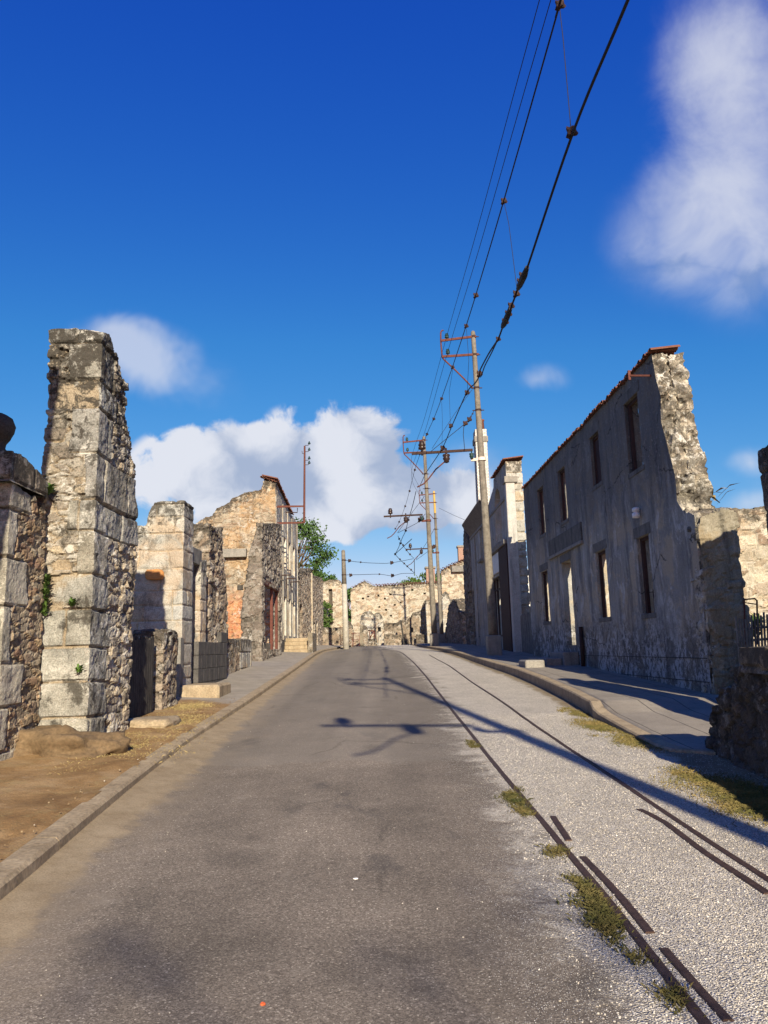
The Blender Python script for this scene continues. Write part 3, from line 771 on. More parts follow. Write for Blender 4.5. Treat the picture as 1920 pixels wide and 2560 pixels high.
# tall pillar
pB = Plane((-3.55, 9.32), (-3.55, 12.2), (-1, 0))
T1 = thing('stone_pillar', 'tallest ruined stone pillar on the left with pale sunlit front and black lichen top', 'pillar', (-3.9, 10.1, gf(10.1)+.15))
rear = [(pB.uz(q(k, x, y))[1], pB.uz(q(k, x, y))[0]) for k, x, y in [(1, 1045, 300), (1, 1095, 470), (1, 1085, 650), (1, 1090, 820), (1, 1135, 1050), (1, 1165, 1330), (1, 1175, 1500), (1, 1180, 1750), (2, 1165, 100), (2, 1150, 600), (2, 1130, 1000), (2, 1105, 1400)]]
rear.sort()
zt1 = pB.uz(q(1, 935, 170))[1]
frontp = sorted([(pB.uz(q(k, x, y))[1], pB.uz(q(k, x, y))[0]) for k, x, y in [(1, 945, 260), (1, 935, 700), (1, 905, 1300), (1, 865, 1950), (2, 850, 200), (2, 800, 900), (2, 750, 1450)]])
fz = [p[0] for p in frontp]; fu = [max(0, p[1]) for p in frontp]
wall('shaft', pB, .66, [(0, zt1-.02), (.25, zt1+.02), (.5, zt1-.1), (.9, zt1-.35), (1.15, zt1-.55), (2.2, zt1-.9)], gf(11)-.3, .02, M_ashlar, T1, mode='ashlar', size=(.3, .26, .12), amp=.045, rag=.2, seed=12, u0=0,
     u1=max(p[1] for p in rear)+.15, right=rear, gh=2.2)
def plants(name, spots, parent=None, mat=M_fern, **kw):
    mb = MB(); rg = np.random.default_rng(21)
    for c, r, n in spots:
        for _ in range(n):
            d = rg.normal(0, 1, 3); d[2] = abs(d[2])*.9+.15; d /= np.linalg.norm(d); L = r*rg.uniform(.5, 1.1)
            s = np.cross(d, (0, 0, 1.)); s = s/np.linalg.norm(s)*L*.12; b = np.array(c)+rg.normal(0, r*.15, 3); m = b+d*L*.55; e = b+d*L-np.array([0, 0, L*.25])
            mb.add([b-s*.3, b+s*.3, m+s, m-s, e], [(0, 1, 2, 3), (3, 2, 4)])
    return mb.build(name, mat, parent, **kw)
pf = lambda k, x, y: at(q(k, x, y), 9.26)
plants('wall_fern', [(pf(2, 620, 380), .12, 50)], label='small green fern growing from a joint halfway up the tall pillar', cat='fern')
plants('wall_fern', [(pf(2, 680, 960), .13, 26)], label='small grass-like tuft low on the tall pillar front', cat='fern')
plants('wall_fern', [(pA.pt(u_e-.12, -.02, zb+.02), .15, 60)], label='yellow green fern beside the near coping and tall pillar', cat='fern')
plants('ivy', [(pA.pt(u_e-.05, -.02, pA.uz(q(2, 460, z_))[1]), .11, 45) for z_ in (180, 240, 300, 360, 420, 470)], label='brown green creeper hanging between the near rubble wall and the tall pillar', cat='creeper', mat=M_leaf2)
plants('grass_tuft', [(pB.pt(1.35, .2, pB.uz(q(1, 1110, 960))[1]), .22, 20)], label='dark wispy tuft on the rear edge of the tall pillar', cat='grass tuft', mat=M_leaf2)
pL0 = Plane((-7.0, 3.4), (-3.0, 3.4), (0, 1))  # unseen gable added to cast the shadow strip on the tall pillar
wall('side_shade_gable', pL0, .5, [(0, 6.5), (1.5, 7.8), (4.0, 7.7)], -.3, .1, M_rub, None, amp=.02, rag=.02, seed=16, u0=0, u1=4.0, right=[(-1, 3.2), (3, 3.45), (4.5, 3.58), (5.9, 3.71), (7.4, 3.84), (9, 3.9)],
     label='unseen ruined gable added left of the picture, its edge shaped to shade the pillar strip', cat='ruin')
# boulder at the pillar foot
mb = MB(); c1 = ong(q(2, 700, 1640), .12); rough_blob(mb, (-3.8, 9.15, gf(9.1)+.06), (1.55, 1.05, .62), 3, 5, .5); mb.build('foot_boulder', plain_mat('dusty_boulder', (.1, .066, .036), (.19, .13, .072), 3, .95, 1.), None, smooth=True, label='low rounded dusty boulder at the foot of the tall pillar', cat='boulder')
mb = MB(); rough_blob(mb, (-3.4, 11.3, gf(11.3)+.16), (.75, .9, .2), 8, 4, .2); mb.build('doorstep_stone', M_kerb, None, smooth=True, label='worn flat stone in the dirt before the dark wooden gate', cat='stone step')

# dark board gate
pG = Plane((-3.78, 10.9), (-3.78, 13.0), (-1, 0))
ga = pG.uz(q(2, 1165, 1000)); gb = pG.uz(q(2, 1310, 1000)); gt = pG.uz(q(2, 1300, 665))[1]
TG = thing('plank_gate', 'dark weathered plank gate between the tall pillar and the low stone stub', 'gate', (-3.78, 11.7, gf(11.7)+.15))
uu = pG.uz(q(2, 1130, 1000))[0]-.2; k = 0
uu0 = uu
rg = np.random.default_rng(2)
while uu < gb[0]:
    mb = MB(); wdt = rg.uniform(.09, .13); pbox(mb, pG, uu, uu+wdt-.008, .0, .028, gf(11.8)+.2, gt+rg.uniform(-.06, .03), .006); mb.build('plank', M_wooddk, TG); uu += wdt
for zr in (.55, 1.15):
    mb = MB(); pbox(mb, pG, uu0, gb[0], .03, .075, gf(11.8)+zr-.04, gf(11.8)+zr+.06); mb.build('cross_rail', M_wooddk, TG)
# stone stub beside the gate
pS = Plane((-3.72, 12.4), (-3.72, 14.6), (-1, 0))
s0 = pS.uz(q(2, 1400, 1300))[0]; s1 = pS.uz(q(2, 1530, 1000))[0]; sz = pS.uz(q(2, 1440, 620))[1]
wall('stone_stub', pS, .55, [(s0, sz-.02), (s0+.2, sz+.03), (s1-.1, sz), (s1, sz-.15)], gf(12)-.2, .025, M_dark, None, mode='rubble', size=(.4, .3, .16), amp=.045, rag=.06, seed=15, left=[(0, s0-.05), (3, s0)],
     label='low crumbling stone stub right of the dark plank gate', cat='wall')
# second pillar with doorway
pC = Plane((-5.4, 15.2), (-3.98, 15.2), (0, 1))
T2 = thing('doorway_ruin', 'second ruined pillar of broad pale blocks with a rust orange patch, beside grey timber doorway', 'ruin', (-4.5, 15.6, gf(15.5)+.15))
tp = pC.uzs(qs(3, (60, 515), (140, 495), (155, 420), (165, 395), (200, 325), (330, 318), (400, 318), (438, 325)))
tp = [(-.6, tp[0][1]-.2)]+tp
wall('pillar', pC, .75, tp, gf(15)-.3, .028, M_pale, T2, mode='ashlar0', size=(.3, .26, .15), amp=.025, rag=.05, seed=23, u0=-.6, u1=1.4)
mb = MB(); op = at(q(3, 205, 880), 15.14); rough_blob(mb, op, (.36, .07, .22), 5, 3, .25); mb.build('rust_patch_stone', plain_mat('orange_stone', (.42, .17, .05), (.5, .25, .09), 6), T2, smooth=True)
pD = Plane((-4.02, 14.4), (-4.02, 20.6), (-1, 0))
mb = MB(); a = pD.uz(q(12, 55, 450)); b = pD.uz(q(12, 20, 990)); pbox(mb, pD, b[0]-.02, b[0]+.2, -.04, .1, gf(14.6)+.0, a[1]); 
mb.build('door_post', M_woodlt, T2)
mb = MB(); a = pD.uz(q(3, 500, 660)); b = pD.uz(q(3, 545, 780)); c = pD.uz(q(3, 500, 1600))
pbox(mb, pD, a[0]-.1, b[0]+.35, .02, .16, b[1]-.06, a[1]); mb.build('lintel_board', M_woodlt, T2)
mb = MB(); pbox(mb, pD, a[0]+.05, a[0]+.22, .03, .2, gf(16.3), b[1]-.06); mb.build('door_jamb', M_woodlt, T2)
mb = MB(); js0 = b[0]+.2; jz = b[1]
wall('jamb_stones', pD, .4, [(js0, jz), (js0+.5, jz+.1)], gf(16)-.1, .035, M_pale, T2, mode='ashlar0', amp=.025, rag=.04, seed=27, u0=js0, u1=js0+.5)
# step block
mb = MB(); sc = ong(q(12, 270, 985), .1); mb.box((-3.6, 15.6, gf(15.5)+.2), (.75, 1.15, .34), bev=.04); mb.build('door_step', M_kerb, None, label='low rough stone doorstep in front of the grey timber doorway', cat='stone step')
# block infill
bw0 = pD.uz(q(12, 212, 700))[0]; bw1 = pD.uz(q(12, 497, 600))[0]; bz = pD.uz(q(12, 300, 492))[1]; bz2 = pD.uz(q(12, 470, 400))[1]
TB = thing('block_wall', 'low dark cement block wall closing a doorway on the left pavement', 'wall', (-4.0, 18.4, gf(18)+.2))
ch = (bz-gf(18)-.25)/3
for r_ in range(3):
    uu = bw0-(.0 if r_ % 2 == 0 else .25)
    mb = MB()
    while uu < bw1-.1:
        a_, b_ = max(uu, bw0), min(uu+.5, bw1); pbox(mb, pD, a_+.004, b_-.004, -.02, .16, gf(18)+.25+ch*r_+.004, gf(18)+.25+ch*(r_+1)-.004, .006); uu += .5
    mb.build('block_course', M_block, TB)
mb = MB(); pbox(mb, pD, bw0, bw1, -.015, .15, gf(16), gf(18)+.25, .01); mb.build('footing', M_block, TB)
mb = MB(); pbox(mb, pD, pD.uz(q(12, 440, 400))[0], bw1, -.02, .16, bz, bz2, .01); mb.build('raised_end', M_block, TB)
# dark pier behind the block wall
pE = Plane((-4.12, 18.0), (-4.12, 21.4), (-1, 0))
e1 = pE.uz(q(3, 755, 900))[0]
et = pE.uzs(qs(3, (640, 505), (700, 520), (718, 560), (730, 700)))
wall('dark_stone_pier', pE, .95, [(-.05, pE.uz(q(3, 640, 500))[1]), (.5, pE.uz(q(3, 660, 505))[1]), (e1-.2, et[1][1]), (e1+.1, et[2][1]-.3)], gf(18)-.2, .035, M_dark, None, size=(.4, .35, .2), amp=.06, rag=.12, seed=31,
     u0=-.05, u1=e1+.15, right=sorted([(pE.uz(q(3, x, y))[1], pE.uz(q(3, x, y))[0]) for x, y in ((720, 560), (735, 750), (752, 950), (768, 1150), (762, 1350))]),
     label='brown blackened rubble pier rising behind the low cement block wall', cat='pier')
# low stuff past it
pH = Plane((-4.25, 20.5), (-4.25, 28.5), (-1, 0))
h0 = pH.uz(q(12, 505, 600))[0]; h1 = pH.uz(q(12, 628, 600))[0]; hz = pH.uz(q(12, 560, 462))[1]
wall('low_wall', pH, .35, [(h0, hz), (h1, hz-.02)], gf(20)-.2, .04, M_dark, None, size=(.3, .3, .16), amp=.03, rag=.03, seed=33, label='short low dark rubble wall beyond the cement block wall', cat='wall')
TF = thing('board_panel', 'small panel of grey upright boards above the low dark rubble wall', 'fence', pH.pt(h0+.6, .25, hz-.2))
for n_ in range(6):
    a = pH.uz(q(12, 515+n_*12, 400))[0]; b = pH.uz(q(12, 526+n_*12, 400))[0]
    mb = MB(); pbox(mb, pH, a, b, .2, .23, hz-.3, pH.uz(q(12, 540, 345+3*n_))[1], .004); mb.build('board', M_wood, TF)
h2 = pH.uz(q(12, 745, 600))[0]
wall('stone_stub', pH, .8, [(h1+.1, pH.uz(q(12, 690, 468))[1]), (h2, pH.uz(q(12, 740, 470))[1])], gf(23)-.2, .04, M_pale, None, mode='ashlar0', amp=.03, rag=.04, seed=35, label='low pale granite stub with a dark hole, before the steel framed doorway', cat='wall')

# leaning dark pier with steel doorway
pI = Plane((-4.36, 27.2), (-4.36, 32.4), (-1, 0))
T3 = thing('blackened_shopfront', 'blackened sloping rubble pier with a rusty steel door frame and reddish interior', 'ruin', (-4.7, 29, gf(29)+.15))
i0 = pI.uz(q(3, 1035, 1400))[0]; d0 = pI.uz(q(3, 1045, 1200))[0]; d1 = pI.uz(q(3, 1147, 1200))[0]; dz = pI.uz(q(3, 1060, 950))[1]; dzt = pI.uz(q(3, 1060, 925))[1]
it = pI.uzs(qs(3, (1045, 500), (1100, 490), (1150, 492)))
wall('street_wall', pI, .22, [(0, it[0][1])]+[(p[0], p[1]) for p in it]+[(5.0, it[2][1]+.2)], gf(27)-.2, .045, M_black, T3, holes=[(max(.35, d0), 4.3, gf(29)+.5, dz)], size=(.42, .4, .2), amp=.06, rag=.08, seed=41)
pIf = Plane((-6.6, 27.2), (-4.36, 27.2), (0, 1))
lf = sorted([(pIf.uz(q(3, x, y))[1], pIf.uz(q(3, x, y))[0]) for x, y in ((865, 1450), (875, 1150), (900, 950), (930, 720), (965, 600), (995, 510))])
wall('end_wall', pIf, .6, [(lf[0][1]-.1, pIf.uz(q(3, 1040, 490))[1]), (2.22, pIf.uz(q(3, 1040, 490))[1])], gf(27)-.2, .045, M_black, T3, left=lf, size=(.4, .4, .2), amp=.06, rag=.08, seed=43, u0=lf[0][1]-.15)
mb = MB(); zf = gf(29)+.2
for uu in (max(.35, d0)+.06, 2.9, 4.24): mb.bar(pI.pt(uu, .1, zf), pI.pt(uu, .1, dz+.02), .1)
mb.bar(pI.pt(max(.35, d0), .08, dz+.06), pI.pt(4.3, .08, dz+.06), .16, .2); mb.build('steel_frame', M_rust, T3)
mb = MB(); pbox(mb, pI, max(.35, d0)+.1, 2.3, .05, .4, zf-.3, zf+.55, .02); mb.build('window_sill_wall', M_dark, T3)

# orange gable
pJ = Plane((-8.2, 33.0), (-4.72, 33.0), (0, 1))
T4 = thing('rendered_house', 'long two storey ruin with white street front, clay tile edge and ochre rubble gable', 'house', (-4.9, 36, gf(36)+.15))
jt_ = pJ.uzs(qs(3, (520, 485), (590, 445), (640, 435), (680, 372), (780, 322), (800, 290), (870, 262), (960, 242), (1025, 226), (1034, 165), (1060, 155), (1150, 180)))
jt_ = [(-.2, jt_[0][1]-.6)]+jt_
wall('gable_wall', pJ, .6, jt_, gf(33)-.3, .05, M_orange, T4, size=(.34, .4, .16), amp=.045, rag=.07, seed=51, u0=-.2, u1=3.48)
a = pJ.uz(q(3, 735, 690)); b = pJ.uz(q(3, 915, 748)); mb = MB(); pbox(mb, pJ, a[0], b[0], -.28, .1, b[1], a[1], .01); mb.build('concrete_lintel', M_conc, T4)
a2 = pJ.uz(q(3, 840, 980)); mb = MB(); pbox(mb, pJ, a2[0], a2[0]+.25, -.05, .05, a2[1]-.1, a2[1]+.1); mb.build('hole_shade_block', M_wooddk, T4)  # solid dark block, its colour standing for the shade inside a hole
pK = Plane((-4.72, 33.0), (-4.75, 41.3), (-1, 0))
kt = pK.uzs(qs(3, (1150, 185), (1255, 425)))
kk1 = kt[1][0]; ke = pK.uz(q(3, 1303, 900))[0]; kz2 = pK.uz(q(3, 1290, 470))[1]
hol = []
for uu in (1.1, 2.8, 4.6, 6.4):
    if uu < ke-1.2: hol += [(uu, uu+.85, gf(36)+.9, gf(36)+2.7), (uu, uu+.85, gf(36)+4.0, gf(36)+5.5)]
wall('street_wall', pK, .55, [(0.02, kt[0][1]), (kk1, kt[1][1]), (kk1+.05, kz2), (ke, kz2)], gf(33)-.2, .06, [M_stuc_white, M_cream], T4, holes=hol, amp=.04, front_amp=.25, rag=.03, seed=53, u0=.02, u1=ke)
tiles('roof_tiles', pK, [(0, kt[0][1]+.02), (kk1, kt[1][1]+.02)], .5, M_tile, T4, slope=.25)
tiles('roof_tiles', pJ, [(pJ.uz(q(3, 1034, 160))[0], jt_[-2][1]+.08), (3.45, jt_[-1][1]+.05)], .5, M_tile, T4)
for uu in (0.05, 2.35, 4.15, 5.9, ke-.35):
    mb = MB(); pbox(mb, pK, uu, uu+.28, -.035, -.002, gf(34), min(kz2, kt[1][1])-.1); mb.build('pilaster', M_stuc_white, T4)
for uu in (1.9, 3.6, 5.4):
    mb = MB()
    pbox(mb, pK, uu, uu+.05, -.45, 0, gf(36)+3.55, gf(36)+3.6); pbox(mb, pK, uu, uu+.05, -.03, 0, gf(36)+3.1, gf(36)+3.6)
    mb.build('iron_bracket', M_rustdark, T4)
mb = MB(); pbox(mb, pK, 0.05, 2.2, -.1, -.004, gf(33)-.1, gf(34)+.75); mb.build('plinth', M_block, T4)
# steps
TS = thing('stone_steps', 'flight of four worn stone steps before the white rendered ruin', 'steps', (-4.2, 35.2, gf(35)+.1))
sx0 = onx(q(12, 1085, 600), -4.2); sx1 = onx(q(12, 1340, 600), -3.9)
wS = at(q(12, 1100, 600), 36.6)[0]; wE = at(q(12, 1335, 600), 36.6)[0]
for k_ in range(4):
    mb = MB(); y0 = 35.0+.32*k_; mb.box(((wS+wE)/2, y0+.9, gf(35)+.2+.17*k_), (wE-wS, 1.8, .168), bev=.02); mb.build('step', M_kerb, TS)
mb = MB(); mb.box((wE+.12, 35.9, gf(35)+.5), (.22, 1.9, 1.0), bev=.02); mb.build('side_block', M_dark, TS)

# rust mast on the white house
TM = thing('service_mast', 'tall thin rust red iron service mast bracketed out from the white rendered ruin', 'mast', at(q(17, 635, 1800), 33.3))
my = 33.3; P = lambda x, y, d=my: at(q(17, x, y), d)
mb = MB(); mb.tube([P(635, 1800), P(645, 275)], [.05, .04], 8); mb.build('upright', M_rust, TM)
mb = MB()
for (x0, y0, x1, y1) in ((105, 1435, 620, 1462), (125, 1492, 620, 1468), (115, 1768, 620, 1785), (125, 1815, 620, 1792)):
    a = P(x0, y0); b = P(x1, y1); mb.bar(a+np.array([-.1, .35 if y0 in (1435, 1768) else -.1, 0]), b, .05)
mb.build('wall_bracket', M_rust, TM)
mb = MB(); mb.tube([P(270, 1590), P(500, 1590), P(502, 1500)], .022, 6); mb.build('small_bracket', M_rustdark, TM)
for (x, y) in ((735, 215), (735, 340), (730, 510), (730, 600)):
    mb = MB(); mb.tube([P(655, y+50), P(715, y+46), P(733, y+30), P(735, y+5)], .013, 6); h_ = mb.build('insulator_hook', M_rustdark, TM)
    mb = MB(); c = P(735, y+10); mb.lathe(c, [(.02, -.04), (.06, -.03), (.055, .02), (.03, .05), (.035, .07), (.01, .1)], 10); mb.build('insulator', M_glassin, h_, smooth=True)
mb = MB(); mb.tube([P(640, 430), P(600, 425), P(592, 375)], .013, 6); mb.build('insulator_hook', M_rustdark, TM)

# two dark fronts beyond
pL = Plane((-4.78, 41.7), (-4.75, 58), (-1, 0))
l0 = pL.uz(q(13, 108, 1400))[0]; l1 = pL.uz(q(13, 285, 1400))[0]; l2 = pL.uz(q(13, 465, 1500))[0]
lt = pL.uzs(qs(13, (108, 930), (170, 945), (230, 905), (285, 915)))
lt2 = pL.uzs(qs(13, (290, 960), (320, 1000), (400, 1040), (455, 1055)))
lb = gf(44)+.1
wall('ruined_house', pL, .6, lt, lb-.4, .06, M_dark, None, holes=[(l0+.15, l0+1.6, lb+.25, pL.uz(q(13, 130, 1430))[1])], amp=.06, rag=.1, seed=61, u0=l0-.1, u1=l1, left=[(0, l0-.1), (9, l0-.1)], label='dark brown ruined front with a black lintelled doorway next to the white ruin', cat='ruin')
wall('ruined_house', pL, .6, lt2, lb-.4, .07, M_dark, None, holes=[(l1+1.2, l1+2.2, lb+.3, pL.uz(q(13, 360, 1715))[1]), (l1+3.4, l1+4.4, lb+.3, pL.uz(q(13, 410, 1715))[1])], amp=.06, rag=.1, seed=63, u0=l1+.25, u1=l2,
     label='farther dark brown ruined front with two pale door jambs', cat='ruin')
TPJ = thing('pale_jambs', 'pale dressed stone pilaster strip between the two dark brown fronts', 'pilaster', pL.pt(l1+.1, 0, lb))
mb = MB(); pbox(mb, pL, l1+.005, l1+.24, -.1, .5, lb-.3, lt2[0][1]-.1, .02); mb.build('strip', M_pale, TPJ)
# cream chimney-breast wall and its low walls
pM = Plane((-6.6, 61), (-3.0, 61), (0, 1))
mt = pM.uzs(qs(13, (440, 1095), (480, 1100), (560, 1070), (600, 1085), (650, 1070), (700, 1068), (735, 1100), (750, 1160)))
T5 = thing('flue_wall', 'orange streaked cream rubble wall with a dark flue groove behind the pale post', 'ruin', (-4.2, 61, gf(61)))
mu = pM.uz(q(13, 585, 1500))[0]; mz0 = pM.uz(q(13, 590, 1740))[1]; mz1 = pM.uz(q(13, 590, 1210))[1]
wall('rubble_wall', pM, .8, [(0, mt[0][1]-.2)]+mt, gf(61)-.3, .075, M_cream, T5, mode='rubble', size=(.34, .3, .2), amp=.05, rag=.08, seed=67, holes=[(mu-.17, mu+.12, mz0, mz1)], u0=0, u1=mt[-1][0]+.1)
mb = MB(); pbox(mb, pM, mu-.2, mu+.18, .35, .5, mz0-.1, mz1+.1); mb.build('flue_back', M_lowdark, T5)
pN = Plane((-5.2, 57.4), (-1.0, 57.4), (0, 1))
n0 = pN.uz(q(13, 470, 1900)); n1 = pN.uz(q(13, 715, 1900)); nz = pN.uz(q(13, 600, 1785))[1]
wall('boundary_wall', pN, .4, [(n0[0]-.6, nz), (n1[0], nz-.02)], gf(57)-.3, .07, M_dark, None, mode='quoin', size=(.35, .3, .22), amp=.04, rag=.05, seed=71, label='mottled low boundary wall left of the pale post, below the orange streaked wall', cat='wall')

def iron_gate(name, label, pl, u0, u1, z0, z1, nb, mat=M_rustdark, diag=True):
    t = thing(name, label, 'gate', pl.pt((u0+u1)/2, 0, z0))
    mb = MB()
    for uu in (u0, u1): mb.bar(pl.pt(uu, 0, z0), pl.pt(uu, 0, z1), .045)
    for zz in (z0+.08, (z0+z1)/2, z1-.03): mb.bar(pl.pt(u0, 0, zz), pl.pt(u1, 0, zz), .04)
    mb.build('gate_frame', mat, t)
    mb = MB()
    for k in range(1, nb): mb.bar(pl.pt(u0+(u1-u0)*k/nb, .002, z0+.05), pl.pt(u0+(u1-u0)*k/nb, .002, z1-.03), .022)
    if diag: mb.bar(pl.pt(u0, .03, z0+.1), pl.pt(u1, .03, (z0+z1)/2), .03)
    mb.build('gate_bars', mat, t); return t
iron_gate('iron_gate', 'narrow rusty iron gate just left of the pale post', pN, pN.uz(q(13, 720, 1900))[0], pN.uz(q(13, 765, 1900))[0], gf(57)+.05, nz, 4)

# pale post
TP = thing('catenary_post', 'pale peeling concrete post standing alone at the left road edge', 'post', at((866, 1621), 48))
a = at((866, 1630), 48); b = at((858, 1375), 48); m_ = a+(b-a)*.66
mb = MB(); mb.tube([a-np.array([0, 0, .2]), a+(b-a)*.3, m_], [.2, .17, .15], 12); mb.build('shaft', M_polewhite, TP, smooth=True)
mb = MB(); mb.tube([m_-np.array([0, 0, .02]), b-np.array([0, 0, .05]), b], [.15, .115, .06], 12); mb.build('upper_shaft', M_pole, TP, smooth=True)
for (x, y) in ((775, 780), (775, 1000)):
    c = at(q(13, x, y), 48); mb = MB(); mb.lathe(c, [(.14, -.03), (.15, -.03), (.15, .03), (.14, .03)], 12); mb.build('wire_band', M_rustdark, TP)

#@@FAR
# ------------------------------------------------------------------ far end of the street
pO = Plane((-3.2, 70), (8.0, 70), (0, 1))
ot = pO.uzs(qs(11, (85, 175), (110, 150), (260, 62), (385, 128), (420, 128), (800, 105), (1250, 85), (1330, 80)))
T6 = thing('cream_end_wall', 'long cream rubble wall with tiled edge and little gable closing the street end', 'ruin', (1, 70, gf(70)))
ob = gf(68)
ho = []
for (x, y) in ((310, 268), (245, 292), (605, 240), (530, 295), (445, 262), (785, 245), (735, 345), (460, 405), (610, 515), (1045, 228), (655, 380), (545, 440), (885, 180)):
    u_, z_ = pO.uz(q(11, x, y)); ho.append((u_-.1, u_+.1, z_-.09, z_+.09))
wall('rubble_wall', pO, .7, ot, ob-.5, .075, M_cream, T6, size=(.42, .4, .22), amp=.05, rag=.05, seed=81, holes=ho, nt=4)
mb = MB(); pbox(mb, pO, ot[0][0]+.2, ot[-1][0], .25, .6, ob-.4, min(p[1] for p in ot)-.25); mb.build('hole_backing', M_lowdark, T6)  # dark backing added so the small wall holes read as shaded
i_ = [p for p in ot if p[0] >= pO.uz(q(11, 400, 128))[0]-.01]
tiles('roof_tiles', pO, i_, .6, M_tile, T6, step=.26, r=.11, slope=.15)
tiles('gable_tiles', pO, ot[1:4], .5, M_tile, T6, step=.26, r=.09, slope=.1)
pQ = Plane((-2.6, 64), (7, 64), (0, 1))
def qz(*pts): return pQ.uzs(qs(11, *pts))
wall('ruin_remnant', pQ, .5, qz((215, 530), (240, 490), (300, 460), (350, 460), (380, 490), (450, 475), (480, 500), (505, 560), (515, 620)), ob-.4, .07, M_pale, None, mode='rubble', size=(.4, .3, .25), amp=.04, rag=.08, seed=83,
     label='pale mossy ruin remnant with rounded top in front of the cream end wall', cat='ruin')
wall('ruin_remnant', pQ, .5, qz((520, 625), (690, 605), (715, 580), (740, 575), (790, 580), (860, 540), (875, 545)), ob-.4, .07, M_dark, None, size=(.35, .3, .2), amp=.06, rag=.1, seed=85, label='low dark rubble wall in front of the middle of the cream end wall', cat='ruin')
pQ2 = Plane((-2.6, 63.2), (7, 63.2), (0, 1)); qz2 = lambda *pts: pQ2.uzs(qs(11, *pts))
dk = qz2((975, 500), (1000, 748))
wall('ruin_remnant', pQ2, .55, qz2((870, 510), (900, 485), (960, 465), (1000, 440), (1025, 380), (1050, 315), (1100, 305), (1112, 305)), ob-.4, .07, M_dark, None, size=(.35, .3, .2), amp=.06, rag=.08, seed=87,
     holes=[(pQ2.uz(q(11, 975, 600))[0], pQ2.uz(q(11, 1000, 600))[0], pQ2.uz(q(11, 980, 748))[1], pQ2.uz(q(11, 980, 505))[1])], label='rising dark ruin remnant with a narrow slit left of the middle tram pole', cat='ruin')
pQ3 = Plane((-2.6, 62.2), (7, 62.2), (0, 1)); qz3 = lambda *pts: pQ3.uzs(qs(11, *pts))
wall('pale_pillar', pQ3, .6, qz3((1055, 320), (1110, 310), (1115, 330)), ob-.4, .07, M_pale, None, mode='ashlar0', amp=.03, rag=.04, seed=89, label='pale dressed stone pillar directly left of the middle tram pole', cat='pillar')
wall('boundary_wall', pQ3, .4, qz3((520, 760), (740, 765)), ob-.4, .07, M_dark, None, amp=.04, rag=.04, seed=90, label='lowest grey boundary wall before the cream end wall, left of the leaning board', cat='wall')
wall('boundary_wall', pQ3, .4, qz3((935, 755), (1045, 760)), ob-.4, .07, M_lowdark, None, amp=.04, rag=.04, seed=91, label='short dark boundary wall below the slit, left of the pale pillar', cat='wall')
wall('boundary_wall', pQ3, .4, qz3((315, 820), (425, 822)), ob-.4, .07, M_dark, None, amp=.04, rag=.04, seed=92, label='small grey wall block under the bent iron frame', cat='wall')
mb = MB(); a = at(q(11, 735, 575), 61.9); b = at(q(11, 785, 900), 61.9); mb.bar(a, b-np.array([0, 0, .2]), .3, .12); mb.build('leaning_board', M_wooddk, None, label='dark leaning upright board before the cream end wall', cat='board')
TI = thing('iron_remains', 'bent rusty iron frame standing on the small grey wall block', 'iron frame', at(q(11, 365, 815), 62.1))
mb = MB()
for (x0, y0, x1, y1) in ((310, 705, 395, 710), (330, 812, 395, 705), (395, 705, 398, 815), (320, 700, 345, 812), (320, 700, 360, 720)): mb.bar(at(q(11, x0, y0), 62.05), at(q(11, x1, y1), 62.05), .07)
mb.build('bars', M_rust, TI)
pR = Plane((-4, 59.5), (2, 59.5), (0, 1))
iron_gate('iron_gate', 'wide rusty iron gate with thin bars right of the pale post', pR, pR.uz(q(11, 105, 800))[0], pR.uz(q(11, 200, 800))[0], gf(59), pR.uz(q(11, 150, 735))[1], 8, M_rust)
mb = MB(); pbox(mb, pR, pR.uz(q(11, 208, 800))[0], pR.uz(q(11, 245, 800))[0], 0, .3, gf(59)-.3, pR.uz(q(11, 220, 660))[1]); pbox(mb, pR, pR.uz(q(11, 204, 800))[0], pR.uz(q(11, 249, 800))[0], -.05, .35, pR.uz(q(11, 220, 660))[1], pR.uz(q(11, 220, 640))[1])
mb.build('gate_post', M_dark, None, label='dark slim gate post right of the wide rusty gate', cat='gate post')
wall('gate_pier', pR, .5, pR.uzs(qs(11, (245, 650), (270, 640), (295, 650), (305, 690))), gf(59)-.3, .07, M_dark, None, amp=.04, rag=.05, seed=95, label='stout stone gate pier with pointed cap right of the wide rusty gate', cat='gate pier')
wall('gate_pier', pR, .5, pR.uzs(qs(11, (48, 590), (80, 600), (110, 660), (118, 690))), gf(59)-.3, .07, M_dark, None, amp=.06, rag=.1, seed=96, label='crumbling dark stone pier touching the pale post on its right', cat='gate pier')
for (x, y, lb_) in ((458, 690, 'small dark plaque on a thin post before the pale rounded remnant'), (877, 697, 'small dark plaque on the slit ruin front')):
    t = thing('plaque_post', lb_, 'plaque', at(q(11, x, 900), 61.5)); c = at(q(11, x, y), 61.5)
    mb = MB(); mb.box(c, (.24, .04, .36), bev=.01); mb.build('plaque', M_wooddk, t)
    mb = MB(); mb.bar((c[0]-.1, c[1]+.05, gf(61.5)-.1), (c[0]-.1, c[1]+.05, c[2]+.3), .05); mb.build('post', M_wood, t)
# chimney behind the end wall
TC = thing('chimney', 'square rose brick chimney rising above the cream end wall behind the middle tram pole', 'chimney', at(q(4, 1170, 430), 74))
a = at(q(4, 1130, 410), 74); b = at(q(4, 1212, 280), 74)
mb = MB(); mb.box(((a[0]+b[0])/2, 74.5, (b[2]+gf(74))/2), (b[0]-a[0], .9, b[2]-gf(74)), bev=.02); mb.build('stack', M_brick, TC)
mb = MB(); mb.box(((a[0]+b[0])/2, 74.5, b[2]+.1), (b[0]-a[0]+.2, 1.1, .2), bev=.03); mb.build('cap', M_conc, TC)

